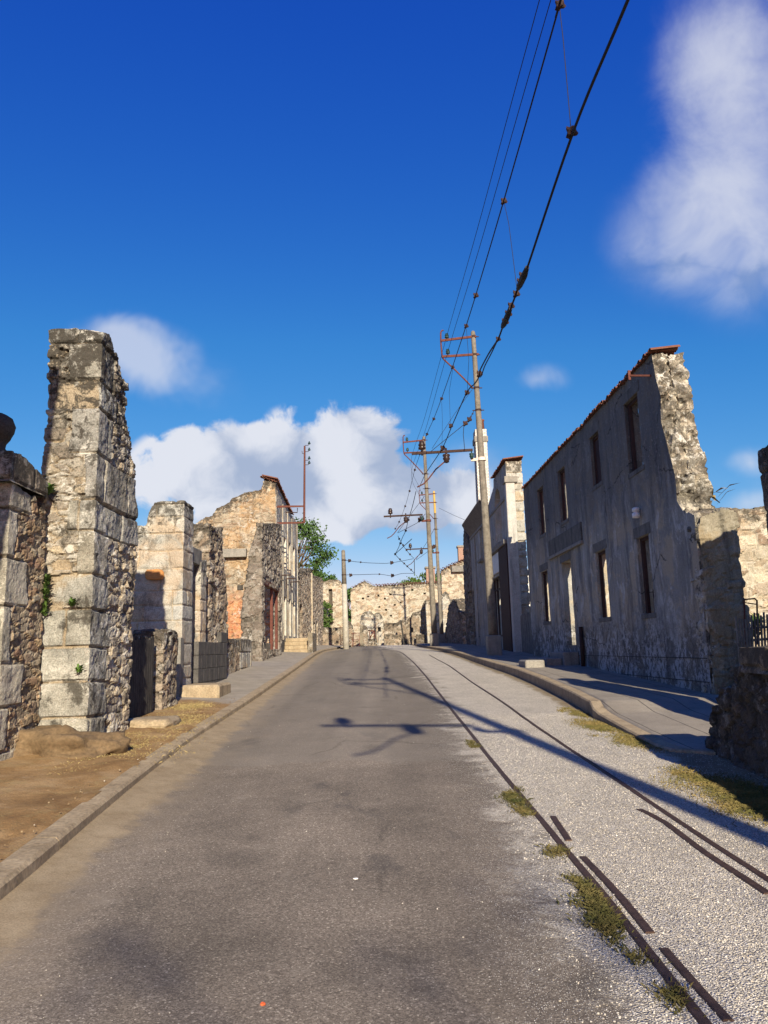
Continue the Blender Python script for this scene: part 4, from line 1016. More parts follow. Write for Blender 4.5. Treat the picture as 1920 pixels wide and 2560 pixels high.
# stone gable house right of the far pole
pT = Plane((4.0, 60), (8.2, 60), (0, 1))
T7 = thing('gable_ruin', 'sunlit cream stone gable ruin with a dark beam between far poles and the cafe ruin', 'ruin', (6, 60, gf(60)))
tt = pT.uzs(qs(4, (1275, 300), (1300, 285), (1380, 245), (1500, 200))); tt.append((tt[-1][0]+1.5, tt[-1][1]+.5))
wall('gable_wall', pT, .6, tt, gf(60)-.4, .07, M_cream, T7, mode='quoin', size=(.4, .35, .2), amp=.05, rag=.03, seed=101)
tiles('roof_tiles', pT, tt, .6, M_tile, T7, step=.24, r=.1)
a = pT.uz(q(4, 1375, 262)); b = pT.uz(q(4, 1510, 315)); mb = MB(); pbox(mb, pT, a[0], b[0]+.6, -.35, .1, b[1], a[1]); mb.build('beam', M_wood, T7)
a = pT.uz(q(4, 1450, 60)); b = pT.uz(q(4, 1500, 215)); mb = MB(); pbox(mb, pT, a[0], a[0]+.75, .7, 1.4, b[1]-1.5, a[1]); ch_ = mb.build('chimney', M_brick, T7)
mb = MB(); pbox(mb, pT, a[0]-.07, a[0]+.82, .63, 1.47, a[1]+.0, a[1]+.14); mb.build('chimney_cap', M_conc, ch_)
pT2 = Plane((4.0, 59), (8.2, 59), (0, 1))
wall('rubble_remnant', pT2, .6, pT2.uzs(qs(4, (1285, 530), (1320, 510), (1350, 540), (1360, 590), (1470, 580), (1480, 620))), gf(59)-.4, .07, M_pale, None, mode='rubble', amp=.05, rag=.08, seed=103, label='pale stone remnant at the foot of the sunlit cream gable', cat='ruin')
# dark ruin between
pU = Plane((4.55, 46), (4.35, 58.6), (1, 0))
ut = pU.uzs(qs(4, (1310, 1000), (1330, 800), (1350, 640), (1385, 590), (1425, 590), (1445, 700), (1480, 720)))
wall('shadowed_ruin', pU, .6, ut, gf(48)-.3, .07, M_dark, None, amp=.06, rag=.15, seed=105, label='jagged shadowed rubble wall on the right just before the sunlit gable', cat='ruin')

#@@CAFE
# ------------------------------------------------------------------ cafe ruin on the right
pV = Plane((4.8, 29.4), (4.58, 45.6), (1, 0))
T8 = thing('cafe_ruin', 'blue grey rendered cafe ruin with tiled edge, corrugated cornice and sunlit stone end', 'house', (5, 36, gf(36)+.1))
vt0 = pV.uz(q(6, 552, 200))[1]; v1 = pV.uz(q(6, 430, 320)); v2 = pV.uz(q(6, 375, 540)); v3 = pV.uz(q(6, 200, 660)); v4 = pV.uz(q(6, 180, 620)); v5 = pV.uz(q(6, 150, 900))
sh0 = pV.uz(q(6, 565, 1700))[0]; sh1 = pV.uz(q(6, 437, 1700))[0]; shz0 = pV.uz(q(6, 560, 1790))[1]; shz1 = pV.uz(q(6, 440, 1320))[1]
w0 = pV.uz(q(6, 513, 800))[0]; w1 = pV.uz(q(6, 452, 800))[0]; wz0 = pV.uz(q(6, 485, 1000))[1]; wz1 = pV.uz(q(6, 480, 640))[1]
x0 = pV.uz(q(6, 325, 900))[0]; x1 = pV.uz(q(6, 302, 900))[0]
dd0 = pV.uz(q(6, 250, 1500))[0]; dd1 = pV.uz(q(6, 190, 1500))[0]; ddz = pV.uz(q(6, 220, 1430))[1]
vL = 16.0
sh0 = max(.5, sh0)
wall('street_wall', pV, .62, [(0, vt0), (v1[0], vt0-.03), (v1[0]+.1, vt0-.35), (v2[0], vt0-.8), (v3[0]-.1, vt0-.85), (v3[0]+.05, vt0-.9)], gf(29)-.3, .05, [M_stuc_cafe, M_pale, M_plaster_white], T8,
     holes=[(sh0, sh1, gf(30)+.75, shz1), (w0, w1, wz0, wz1), (x0, x1, wz0, wz1), (dd0, dd1, gf(38)+.1, ddz)], arch=[(w0, w1, wz1), (x0, x1, wz1)], mode='ashlar0', amp=.05, front_amp=.1, rag=.04, seed=111, u0=0, u1=v3[0]+.05, size=(.4, .4, .2))
wall('broken_bay', pV, .6, [(v3[0]+.05, vt0-.8), (v3[0]+.5, vt0-1.0), (v4[0], vt0-1.3), (v5[0]-.4, v5[1]+.6), (v5[0], v5[1]), (v5[0]+.8, v5[1]-1.6), (vL, v5[1]-2.2)], gf(29)-.3, .06, M_black, T8,
     holes=[(max(dd0, v3[0]+.4), max(dd1, v3[0]+1.5), gf(38)+.1, ddz)], amp=.06, rag=.15, seed=112, u0=v3[0]+.05, u1=vL)
tiles('roof_tiles', pV, [(-.05, vt0+.02), (v1[0], vt0)], .62, M_tile, T8, slope=.12)
mb = MB(); pbox(mb, pV, -.06, .34, -.05, .3, gf(29), vt0-.85, .02); mb.build('corner_pilaster', plain_mat('pilaster_render', (.36, .34, .31), (.48, .46, .42), 4, streak=.5), T8)
mb = MB(); pbox(mb, pV, -.12, .42, -.1, .42, vt0-.85, vt0-.6, .02); mb.build('capital', M_conc, T8)
# corrugated cornice
mb = MB(); n_ = 40
c0, c1 = v2[0]-.2, v3[0]
V = []; Fs = []
for k in range(n_*2+1):
    u_ = c0+(c1-c0)*k/(n_*2); r_ = .06 if k % 2 else 0
    V += [pV.pt(u_, -.42-r_*.3, vt0-.62+r_), pV.pt(u_, -.2, vt0-.95+r_*.6), pV.pt(u_, .0, vt0-1.25), pV.pt(u_, .0, vt0-.78), pV.pt(u_, -.4, vt0-.55+r_)]
for k in range(n_*2):
    for a in range(4): Fs.append((k*5+a, k*5+a+1, (k+1)*5+a+1, (k+1)*5+a))
    Fs.append((k*5+4, k*5, (k+1)*5, (k+1)*5+4))
mb.add(V, Fs); mb.build('cornice', plain_mat('old_cornice', (.12, .1, .085), (.22, .19, .16), 6), T8)
for (a, b) in ((w0, w1), (x0, x1)):
    mb = MB(); pbox(mb, pV, a-.1, b+.1, -.18, .05, wz0-.14, wz0-.01, .015); mb.build('window_sill', M_conc, T8)
mb = MB(); pbox(mb, pV, .5, sh1+.3, -.16, .02, shz1+1.0, shz1+1.18, .015); mb.build('shop_cornice', M_conc, T8)
mb = MB(); pbox(mb, pV, sh0+1.0, sh1, -.06, -.004, shz1+.12, shz1+.95, .01); mb.build('sign_panel', M_marble, T8)
mb = MB(); pbox(mb, pV, .36, sh0+.85, -.09, .05, gf(30), shz1+1.0, .01); mb.build('brown_shutter', M_frame, T8)
mb = MB()
for f_ in (.0, .33, .66, .97): uu = sh0+.9+(sh1-sh0-.95)*f_; pbox(mb, pV, uu, uu+.07, .06, .14, gf(30)+.75, shz1)
for zz in (gf(30)+.78, shz1-.55, shz1-.07): pbox(mb, pV, sh0+.85, sh1, .07, .13, zz, zz+.06)
mb.build('window_frame', M_rustdark, T8)
mb = MB(); uu = pV.uz(q(6, 262, 1000))[0]; pbox(mb, pV, uu, uu+.5, -.06, -.004, gf(38), vt0-1.5); mb.build('pilaster', M_stuc_cafe, T8)
mb = MB(); pbox(mb, pV, .4, v3[0], -.05, -.004, vt0-1.42, vt0-1.3); mb.build('string_course', M_conc, T8)
# inner sunlit partition
pW = Plane((5.45, 36.5), (8.5, 36.5), (0, 1))
wall('inner_wall', pW, .3, [(0, 5.0), (1.4, 5.2), (3, 4.6)], gf(36)-.2, .1, M_plaster_white, None, amp=.02, rag=.08, seed=113, label='bright white plaster wall seen through the cafe shop window', cat='wall')
# white chimney
ca = at((1187, 1080), 40); cb = at((1217, 1072), 40)
TW = thing('brick_chimney', 'tall white painted brick chimney rising directly behind the nearest tram pole', 'chimney', (5.4, 40.4, gf(40)))
cw = .62; cx = cb[0]-.02; zt = cb[2]
t_ = NT('white_brick'); br = t_.n.new('ShaderNodeTexBrick'); t_.l.new(t_.map((1, 1, 1), rot=(PI/2, 0, 0)), br.inputs['Vector'])
br.inputs['Scale'].default_value = 3.; br.inputs['Color1'].default_value = (.66, .63, .58, 1); br.inputs['Color2'].default_value = (.5, .47, .43, 1); br.inputs['Mortar'].default_value = (.24, .22, .19, 1); br.inputs['Mortar Size'].default_value = .03
M_wbrick = t_.done(t_.mix(.5, br.outputs[0], t_.ramp(t_.noise(5, 5), [(.3, .6), (.7, 1.2)]), 'MULTIPLY'), .9)
mb = MB(); mb.box((cx-cw/2, 40.45, (zt+gf(40))/2), (cw, .9, zt-gf(40)), bev=.01); mb.build('stack', M_wbrick, TW)
mb = MB(); mb.box((cx-cw/2, 40.45, zt-.55), (cw+.1, 1.0, .3), bev=.01); mb.build('band', M_conc, TW)
mb = MB(); mb.lathe((cx-cw/2+.12, 40.3, zt), [(.13, 0), (.11, .5), (.14, .52), (.14, .6), (.1, .6)], 12); mb.build('pot', M_tile, TW, smooth=True)

#@@HOUSE
# ------------------------------------------------------------------ big grey house on the right
pX = Plane((5.17, 12.7), (4.88, 26.4), (1, 0))
T9 = thing('grey_house', 'long grey rendered two storey house ruin in shade with red tile edge on the right', 'house', (5.2, 19, gf(19)+.15))
def rect(tl, tr, bl, br):
    a, b, c, d = (pX.uz(p) for p in (tl, tr, bl, br))
    us = [(a[0]+c[0])/2, (b[0]+d[0])/2]; return (min(us), max(us), (c[1]+d[1])/2, (a[1]+b[1])/2)
HO = dict(
    u1=rect(q(6, 850, 480), q(6, 910, 435), q(6, 875, 905), q(6, 927, 895)),
    u2=rect(q(6, 1047, 305), q(6, 1117, 240), q(6, 1075, 785), q(6, 1140, 755)),
    u3=rect(q(7, 458, 718), q(7, 525, 660), q(7, 497, 1030), q(7, 543, 1000)),
    u4=rect(q(7, 692, 490), q(7, 787, 400), q(7, 735, 950), q(7, 818, 890)),
    g1=rect(q(6, 885, 1255), q(6, 948, 1238), q(6, 915, 1735), q(6, 975, 1728)),
    d1=rect(q(6, 1085, 1172), q(6, 1167, 1138), q(6, 1130, 1955), q(6, 1222, 1960)),
    g2=rect(q(7, 497, 1480), q(7, 568, 1450), q(8, 540, 520), q(8, 608, 515)),
    g3=rect(q(7, 758, 1390), q(7, 855, 1352), q(8, 843, 492), q(8, 908, 485)))
EA = 6.96
lf = sorted([(pX.uz(q(7, x, y))[1], pX.uz(q(7, x, y))[0]) for x, y in ((885, 175), (905, 300), (940, 420), (945, 600), (985, 760), (1035, 950), (1050, 1130), (1085, 1185))])
lf = [(-1, 0.), (pX.uz(q(7, 1130, 1215))[1]-.05, 0.)]+[(z, u) for z, u in lf]
UE = pX.L
wall('street_wall', pX, .3, [(0, EA), (UE, EA)], gf(12)-.3, .05, [M_stuc_r, M_end, M_cream], T9, holes=list(HO.values()), left=lf, amp=.1, front_amp=.08, rag=.05, seed=121, u0=0, u1=UE, size=(.5, .34, .22), nt=11, endband=.12)
ul = lf[-1][1]
tiles('roof_tiles', pX, [(ul-.02, EA-.03), (UE, EA-.03)], .46, M_tile, T9, slope=.1, over=.07)
pX2 = Plane((5.17+.31, 12.7), (4.88+.31, 26.4), (1, 0))
uend = min(HO['u4'][0], HO['g3'][0])-.12
wall('inner_leaf', pX2, .29, [(0, EA-.02), (uend, EA-.02)], gf(12)-.3, .05, M_end, T9, left=lf, amp=.08, rag=.08, seed=125, u0=0, u1=uend, size=(.5, .34, .22))
pFG = Plane((5.2, 25.9), (9.6, 25.9), (0, 1))  # unseen cross wall, added to shade the cafe corner pilaster
wall('unseen_gable', pFG, .4, [(0, EA-.1), (2.2, EA+.4), (3.0, 5.6), (4.4, 4.6)], gf(26)-.3, .07, M_end, T9, amp=.05, rag=.12, seed=127)
# openings: lintel, sill, frame
M_surr = plain_mat('grey_surround', (.085, .08, .072), (.16, .15, .138), 6, streak=.5)
for k, (a, b, c, d) in HO.items():
    mb = MB(); pbox(mb, pX, a-.13, b+.13, -.012, .05, d+.002, d+.22, .006); mb.build('lintel', M_surr, T9)
    if k[0] == 'd': continue
    mb = MB(); pbox(mb, pX, a-.06, b+.06, -.016, .05, c-.1, c-.002, .006); mb.build('window_sill', M_surr, T9)
    wf = .1 if k in ('u4', 'g3') else .055; f0 = .07
    mb = MB()
    pbox(mb, pX, b-wf, b-.002, f0, f0+.07, c+.002, d-.002, .004); pbox(mb, pX, a+.002, a+.06, f0, f0+.07, c+.002, d-.002, .004); pbox(mb, pX, a+.05, b-.05, f0+.005, f0+.065, d-.07, d-.002, .004)
    wn = mb.build('window_frame', M_frame, T9)
a, b, c, d = HO['u3']; mb = MB(); pbox(mb, pX, a+.06, b-.08, .1, .12, c+.03, d-.1); mb.build('shutter', M_frame, T9)
a, b, c, d = HO['g3']; mb = MB(); mb.add([pX.pt(a+.1, .2, c), pX.pt(b-.1, .2, c), pX.pt(b-.1, .2, c+.45), pX.pt(a+.1, .2, c+.95), pX.pt(a+.1, .23, c), pX.pt(b-.1, .23, c), pX.pt(b-.1, .23, c+.45), pX.pt(a+.1, .23, c+.95)], [(0, 1, 2, 3), (7, 6, 5, 4), (0, 4, 5, 1), (1, 5, 6, 2), (2, 6, 7, 3), (3, 7, 4, 0)])
mb.build('broken_panel', M_frame, T9)
# plastered return of the broken end
pRt = Plane((5.19, 12.62), (6.6, 12.62), (0, 1))
M_stuc_end = stucco('end_render', (.24, .21, .155), (.06, .055, .045), (.4, .365, .29), None, .6, (.26, .2, .12))
rtz = pRt.uzs(qs(7, (1185, 1260), (1205, 1225), (1260, 1215), (1330, 1200), (1400, 1195), (1452, 1205), (1462, 1250)))
rr_ = sorted([(pRt.uz(q(k, x, y))[1], pRt.uz(q(k, x, y))[0]) for k, x, y in ((7, 1462, 1230), (7, 1470, 1430), (8, 1475, 150), (8, 1500, 260), (8, 1505, 310), (8, 1500, 345), (8, 1525, 500), (8, 1545, 690), (8, 1550, 900))])
wall('return_wall', pRt, .45, [(0, rtz[0][1]-.1)]+rtz[1:], gf(12)-.3, .035, [M_stuc_end, M_end], T9, right=rr_, amp=.07, front_amp=.5, rag=.09, seed=123, u0=0, u1=max(p[1] for p in rr_)+.1, endband=.06)
# sign band
a = pX.uz(q(6, 968, 1000)); b = pX.uz(q(6, 1282, 880)); zz = (pX.uz(q(6, 968, 1115))[1]+pX.uz(q(6, 1285, 962))[1])/2; zt = (pX.uz(q(6, 965, 960))[1]+pX.uz(q(6, 1275, 790))[1])/2
mb = MB(); pbox(mb, pX, b[0], a[0], -.045, -.002, zz, zt, .01); mb.build('sign_band', plain_mat('faded_sign', (.07, .066, .06), (.14, .13, .118), 5, streak=.6), T9)
mb = MB(); pbox(mb, pX, b[0]-.03, a[0]+.03, -.075, -.003, zz-.09, zz-.001, .01); mb.build('sign_moulding', M_conc, T9)
# plinth courses
mb = MB()
for z_off in (.62,):
    pl_z = 1.52
pz = pX.uz(q(8, 1100, 790))[1]
mb = MB()
for z_ in (pz, pz-.38): pbox(mb, pX, .02, HO['d1'][0]-.2, -.018, -.013, z_, z_+.012, .002)
mb.build('plinth_joints', M_wooddk, T9)
# white insulator and T bracket
c = pX.uz(q(7, 810, 1225)); mb = MB(); mb.lathe(pX.pt(c[0], -.1, c[1]-.06), [(.03, 0), (.075, .01), (.08, .1), (.05, .1), (.05, .13), (.075, .14), (.07, .2), (.03, .22)], 14); mb.build('porcelain_fitting', M_white, T9, smooth=True)
mb = MB(); a = pX.uz(q(7, 840, 290)); b = pX.uz(q(7, 893, 287)); mb.bar(pX.pt(a[0], -.32, a[1]), pX.pt(b[0]+.1, .02, b[1]+.02), .035); mb.bar(pX.pt(a[0], -.32, pX.uz(q(7, 838, 255))[1]), pX.pt(a[0], -.32, pX.uz(q(7, 840, 322))[1]), .045); mb.build('iron_bracket', M_rust, T9)
# drain pipe stub
c = pX.uz(q(8, 428, 580)); c2 = pX.uz(q(8, 440, 870)); mb = MB(); mb.tube([pX.pt((c[0]+c2[0])/2, -.07, float(swz(17))-.1), pX.pt((c[0]+c2[0])/2, -.07, c[1])], .055, 10); mb.build('drain_pipe', M_rustdark, T9, smooth=True)
# door steps
a, b, c, d = HO['d1']; sw = float(swz(12.7+a))
TD = thing('door_steps', 'two broad worn concrete steps below the doorway of the grey house', 'steps', pX.pt((a+b)/2, -.4, sw))
mb = MB(); pbox(mb, pX, a-.25, b+.3, -.42, -.01, sw-.1, max(sw+.2, c-.17), .02); mb.build('upper_step', M_conc, TD)
mb = MB(); pbox(mb, pX, a-.1, b+1.3, -.85, -.43, sw-.1, sw+.19, .02); mb.build('lower_step', M_conc, TD)
mb = MB(); pbox(mb, pX, a, b, .02, .5, c-.16, c-.004, .01); mb.build('threshold', M_conc, TD)
mb = MB(); mb.box((3.75, 20.6, float(swz(20.6))+.06), (.5, 1.0, .22), bev=.03); mb.build('kerb_block', M_conc, None, label='low concrete block at the kerb before the grey house steps', cat='block')
# fence in the gap between the grey house and the cafe ruin
pY = Plane((5.0, 26.6), (5.0, 29.2), (1, 0))
TY = thing('paling_fence', 'grey paling fence closing the gap between the grey house and the cafe ruin', 'fence', (5, 28, float(swz(28))))
for k in range(22):
    mb = MB(); u_ = k*.12; pbox(mb, pY, u_, u_+.08, 0, .02, gf(28)+.12, gf(28)+1.55+rg.uniform(-.05, .05), .004); mb.build('pale', M_wood, TY)
for z_ in (.45, 1.25):
    mb = MB(); pbox(mb, pY, 0, 2.6, .022, .06, gf(28)+z_, gf(28)+z_+.08); mb.build('fence_rail', M_wood, TY)

# sunlit rubble wall behind
pZ = Plane((6.2, 17.2), (13, 17.2), (0, 1))
zz = pZ.uz(q(7, 1550, 1185))[1]
wall('garden_wall', pZ, .5, [(0, zz), (1.2, zz+.03), (7, zz+.1)], gf(17)-.3, .035, M_cream, None, size=(.42, .4, .2), amp=.045, rag=.08, seed=131, u0=0, u1=6.8, label='sunlit cream rubble wall behind the broken end of the grey house', cat='wall')
mb = MB(); a = at(q(7, 1290, 1080), 14.2)
plants('grass_tuft', [(at(q(7, 1295, 1110), 13.5), .5, 14)], label='thin dry weed on the broken end of the grey house', cat='grass tuft', mat=M_dry)

# near right: low rubble wall, pier behind, fence
pP = Plane((3.55, 8.85), (3.1, 3.0), (1, 0))
T10 = thing('rubble_garden_wall', 'low dark rubble wall with a brown cap stone at the lower right edge', 'wall', (3.6, 7, gf(7)+.1))
lt_ = pP.uzs(qs(8, (1245, 1350), (1262, 1280), (1290, 1110), (1340, 1080), (1350, 1000), (1420, 990), (1450, 860), (1510, 850), (1525, 800), (1659, 800)))
lt_.append((pP.L, lt_[-1][1]-.1))
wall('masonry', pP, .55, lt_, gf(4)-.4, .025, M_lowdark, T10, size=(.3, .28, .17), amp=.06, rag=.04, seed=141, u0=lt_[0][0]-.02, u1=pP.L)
a = pP.uz(q(8, 1505, 780))[0]; z0 = pP.uz(q(8, 1530, 850))[1]; z1 = pP.uz(q(8, 1580, 708))[1]
wall('cap_stone', Plane((3.5, 8.85), (3.05, 3.0), (1, 0)), .66, [(a, z1), (a+1.5, z1)], z0-.05, .03, M_rub, T10, mode='none', amp=.03, rag=.03, seed=143)
# gate pier at the frame edge
pG2 = Plane((4.66, 9.25), (4.56, 6.5), (1, 0))
T11 = thing('gate_pier', 'tall black shaded gate pier with small finial cut by the right picture edge', 'gate pier', (4.95, 8.8, gf(8.8)))
g0 = pG2.uz(q(7, 1592, 790)); g1 = pG2.uz(q(7, 1655, 1440))
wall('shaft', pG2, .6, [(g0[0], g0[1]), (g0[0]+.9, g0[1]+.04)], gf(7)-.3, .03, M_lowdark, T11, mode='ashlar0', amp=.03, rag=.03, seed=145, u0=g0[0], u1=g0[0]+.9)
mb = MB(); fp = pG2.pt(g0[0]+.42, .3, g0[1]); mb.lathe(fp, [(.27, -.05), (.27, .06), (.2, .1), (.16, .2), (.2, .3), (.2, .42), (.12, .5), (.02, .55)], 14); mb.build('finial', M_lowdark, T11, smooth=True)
# unseen gable added on the right, its top shaped to shade the house end
pG3 = Plane((5.45, 8.7), (9.2, 8.7), (0, 1))
wall('shade_gable', pG3, .5, [(0, 4.2), (.25, 4.7), (1.0, 5.0), (1.2, 4.7), (1.3, 3.6), (1.7, 2.5), (1.9, 4.2), (2.3, 4.4), (3.7, 4.2)], gf(7)-.3, .06, M_rub, None, amp=.05, rag=.1, seed=147, label='unseen rubble gable added beyond the right picture edge to shade the house end', cat='ruin')
# leaning pickets
TK = thing('picket_fence', 'dark leaning wooden picket fence behind the low dark wall on the right', 'fence', (4.9, 11.8, gf(11.8)+.1))
for k in range(11):
    x = 1443+k*21; p = at(q(8, x, 512 if k < 5 else 500), 11.6); b_ = at(q(8, x+(34-5*k if k < 5 else 8), 870), 11.6)
    mb = MB(); mb.bar(b_-np.array([0, 0, .25]), p+np.array([0, 0, rg.uniform(-.04, .04)]), .028, .02); mb.build('picket', M_wood, TK)
for y_ in (560, 640):
    mb = MB(); mb.bar(at(q(8, 1440, y_+40), 11.66), at(q(8, 1680, y_+20), 11.66), .06, .035); mb.build('fence_rail', M_wood, TK)
iron = thing('iron_hoop_gate', 'thin rusty hoop topped iron gate behind the leaning pickets', 'gate', at(q(8, 1550, 600), 12.6))
mb = MB(); P_ = lambda x, y: at(q(8, x, y), 12.6)
mb.tube([P_(1500, 398), P_(1570, 392), P_(1585, 405), P_(1590, 700)], .014, 6); mb.tube([P_(1505, 420), P_(1586, 430)], .01, 6); mb.tube([P_(1500, 398), P_(1505, 700)], .014, 6); mb.build('hoop', M_rust, iron)
plants('garden_weed', [(at(q(8, 1590, 570), 14.5), .3, 60), (at(q(8, 1560, 640), 14.5), .25, 40)], label='bright green weeds in sunlight behind the leaning pickets', cat='weeds')

#@@POLES
# ------------------------------------------------------------------ tram poles
BX, BY = 3.68, 27.5
def tram_pole():
    base = np.array([BX, BY, float(swz(BY))])
    t = thing('tram_pole', 'nearest tall concrete tram pole with rusty bracket and big cross arm, on the right pavement', 'pole', base, 'concrete tram poles along the street')
    pp = Plane((BX-.985, BY+.174), (BX, BY), (0, 1))
    W = lambda p, b=0.: pp.pt(*(lambda uz: (uz[0], b, uz[1]))(pp.uz(p)))
    top = W(q(5, 769, 178)); bot = W(q(6, 432, 1870)); gp = bot+(bot-top)*.04
    mb = MB(); n = 14
    pts = [bot+(top-bot)*s for s in np.linspace(0, 1, 14)]; pts.append(top+np.array([0, 0, .06]))
    mb.tube(pts, list(np.linspace(.165, .083, 14))+[.05], 16); mb.build('shaft', M_pole, t, smooth=True)
    zb_ = base[2]; c = bot.copy(); c[2] = (bot[2]+zb_)/2-.1
    mb = MB(); mb.box(c, (.5, .5, bot[2]-zb_+.25), bev=.03); mb.build('base_block', M_conc, t)
    fr = [W(q(5, *p)) for p in ((515, 158), (497, 163), (490, 180), (491, 255), (497, 330), (503, 390), (515, 408), (600, 487), (690, 575), (770, 660))]
    mb = MB(); mb.tube(fr, .03, 8); mb.build('bracket_brace', M_rust, t, smooth=True)
    for (l, r) in (((496, 252), (798, 214)), ((502, 390), (820, 369))):
        mb = MB(); mb.bar(W(q(5, *l), -.05), W(q(5, *r), -.05), .05, .085); mb.build('bracket_arm', M_rust, t)
    mb = MB()
    for (x, y) in ((775, 214), (786, 370), (800, 657), (815, 849)):
        c = W(q(5, x, y)); f = (c[2]-bot[2])/(top[2]-bot[2]); r = .165+(.083-.165)*f+.012
        mb.lathe(c, [(r-.02, -.035), (r, -.035), (r, .035), (r-.02, .035)], 14); mb.bar(c-np.array([r+.1, 0, 0]), c+np.array([r+.1, 0, 0]), .03)
    mb.build('clamp_bands', M_rustdark, t)
    def ins(pt, parent, big=1., mat=M_glassin, up=1):
        m = MB(); pr = [(.02, -.14), (.02, -.02), (.075, 0), (.085, .03), (.06, .06), (.075, .075), (.08, .1), (.055, .14), (.06, .17), (.02, .19)]
        pr = [(a*big, b*big*up) for a, b in pr]
        if up < 0: pr = pr[::-1]
        m.lathe(pt, pr, 14); m.build('insulator', mat, parent, smooth=True)
    ins(W(q(5, 543, 225)), t); ins(W(q(5, 552, 360)), t)
    l, r = W(q(5, 243, 1230), -.1), W(q(5, 768, 1198), -.1)
    mb = MB(); mb.bar(l, r, .07, .09); arm = mb.build('cross_arm', M_rustdark, t)
    ins(W(q(5, 331, 1192), -.1), arm, 1.7, M_porc); ins(W(q(5, 540, 1237), -.1), arm, 1.7, M_porc, -1); ins(W(q(5, 758, 1228), -.1), arm, 1.1, M_glassin, -1)
    mb = MB(); c = W(q(5, 845, 1272)); mb.lathe(c, [(.12, -.06), (.155, -.06), (.155, .06), (.12, .06)], 14); mb.bar(W(q(5, 755, 1280), -.02), c, .09, .1); mb.bar(W(q(5, 757, 1235), -.05), W(q(5, 757, 1290), -.05), .04); mb.build('white_collar', plain_mat('flaking_white_paint', (.5, .3, .2), (.75, .7, .65), 9), t)
    mb = MB(); mb.tube([W(q(5, 543, 1295), -.1), W(q(5, 520, 1305), -.1), W(q(5, 450, 1365), -.1), W(q(5, 385, 1450), -.1), W(q(5, 345, 1490), -.1), W(q(5, 290, 1518), -.1)], .026, 6); mb.build('pull_off', M_rust, t)
    return t
pole1 = tram_pole()
sw1 = float(swz(BY))
pole2 = copy_tree(pole1); p2 = at((1085, 1616), 43.5); pole2.location = (p2[0], 43.5, float(swz(43.5)))
pole2['label'] = 'middle tram pole with rusty bracket and cross arm, in front of the cream end wall'
pole3 = copy_tree(pole1); p3 = at((1104, 1613), 57); pole3.location = (p3[0], 57, float(swz(57))); pole3.scale = (.92, .92, .94)
pole3['label'] = 'farthest tram pole with yellow stained top beside the sunlit cream gable'
M_poley = plain_mat('yellow_lichen_pole', (.4, .25, .05), (.5, .33, .1), 7)
for ch_o in pole3.children:
    if ch_o.name.startswith('shaft'):
        me = ch_o.data.copy(); ch_o.data = me; me.materials.append(M_poley); zm = max(v.co.z for v in me.vertices)
        for p in me.polygons:
            if p.center.z > zm-2.2: p.material_index = 1
for p_ in (pole2, pole3):
    for ch_o in p_.children:
        if ch_o.name.startswith('white_collar'):
            me = ch_o.data.copy(); ch_o.data = me; me.materials.clear(); me.materials.append(M_rust); ch_o.name = 'rusty_collar'
pole0 = copy_tree(pole1); pole0.location = (4.1, -3.5, gf(-3.5)+.1); pole0.rotation_euler = (0, 0, 0)
pole0['label'] = 'tram pole beside the camera, out of frame, whose long shadow crosses the road and gravel'
pole0.scale = (1, 1, 1.0)

#@@WIRES
# ------------------------------------------------------------------ overhead wires
def wire(pts, r, name, label, cat='wire', clamps=(), n=5, mat=M_cable, grp=None, sub=6):
    P = [np.array(p) for p in pts]
    Q = []
    for i in range(len(P)-1):
        a, b = P[max(i-1, 0)], P[i]; c, d = P[i+1], P[min(i+2, len(P)-1)]
        for s in np.linspace(0, 1, sub, endpoint=False):
            Q.append(b+(c-b)*s if len(P) < 4 else .5*((2*b)+(c-a)*s+(2*a-5*b+4*c-d)*s*s+(-a+3*b-3*c+d)*s**3))
    Q.append(P[-1])
    t = None
    if clamps: t = thing(name, label, cat, P[0], grp)
    mb = MB(); mb.tube(Q, r, n)
    o = mb.build('cable' if t else name, mat, t, smooth=True)
    if not t: tag(o, label, cat, grp)
    for c in clamps:
        m = MB(); rough_blob(m, c[0], (c[1]*.75, c[1]*.55, c[1]*.8), 4, 2, 1.1); m.build('clamp', M_rustdark, t)
    return t or o
# feed wires from the bracket insulators
Aend = at(q(5, 543, 205), 27.7); Bend = at(q(5, 552, 340), 27.7)
A0 = at((1348.6, 0), 11.2); B0 = at((1377, 0), 10.8)
A00 = A0+(A0-Aend)*.9; B00 = B0+(B0-Bend)*.9
A2 = at(q(14, 348, 510), 43.7); B2 = at(q(14, 355, 645), 43.7); A3 = at(q(14, 533, 995), 57); B3 = at(q(14, 541, 1097), 57)
sag = lambda a, b, s=.15: (a+b)/2-np.array([0, 0, s])
wire([A00, A0, sag(A0, Aend, .1), Aend, sag(Aend, A2), A2, sag(A2, A3), A3], .008, 'feed_wire', 'thin upper left feed wire carried on the top bracket insulators of the poles', cat='wire', grp='overhead tram wires')
wire([B00, B0, sag(B0, Bend, .1), Bend, sag(Bend, B2), B2, sag(B2, B3), B3], .008, 'feed_wire', 'second thin feed wire carried on the lower bracket insulators of the poles', cat='wire', grp='overhead tram wires')
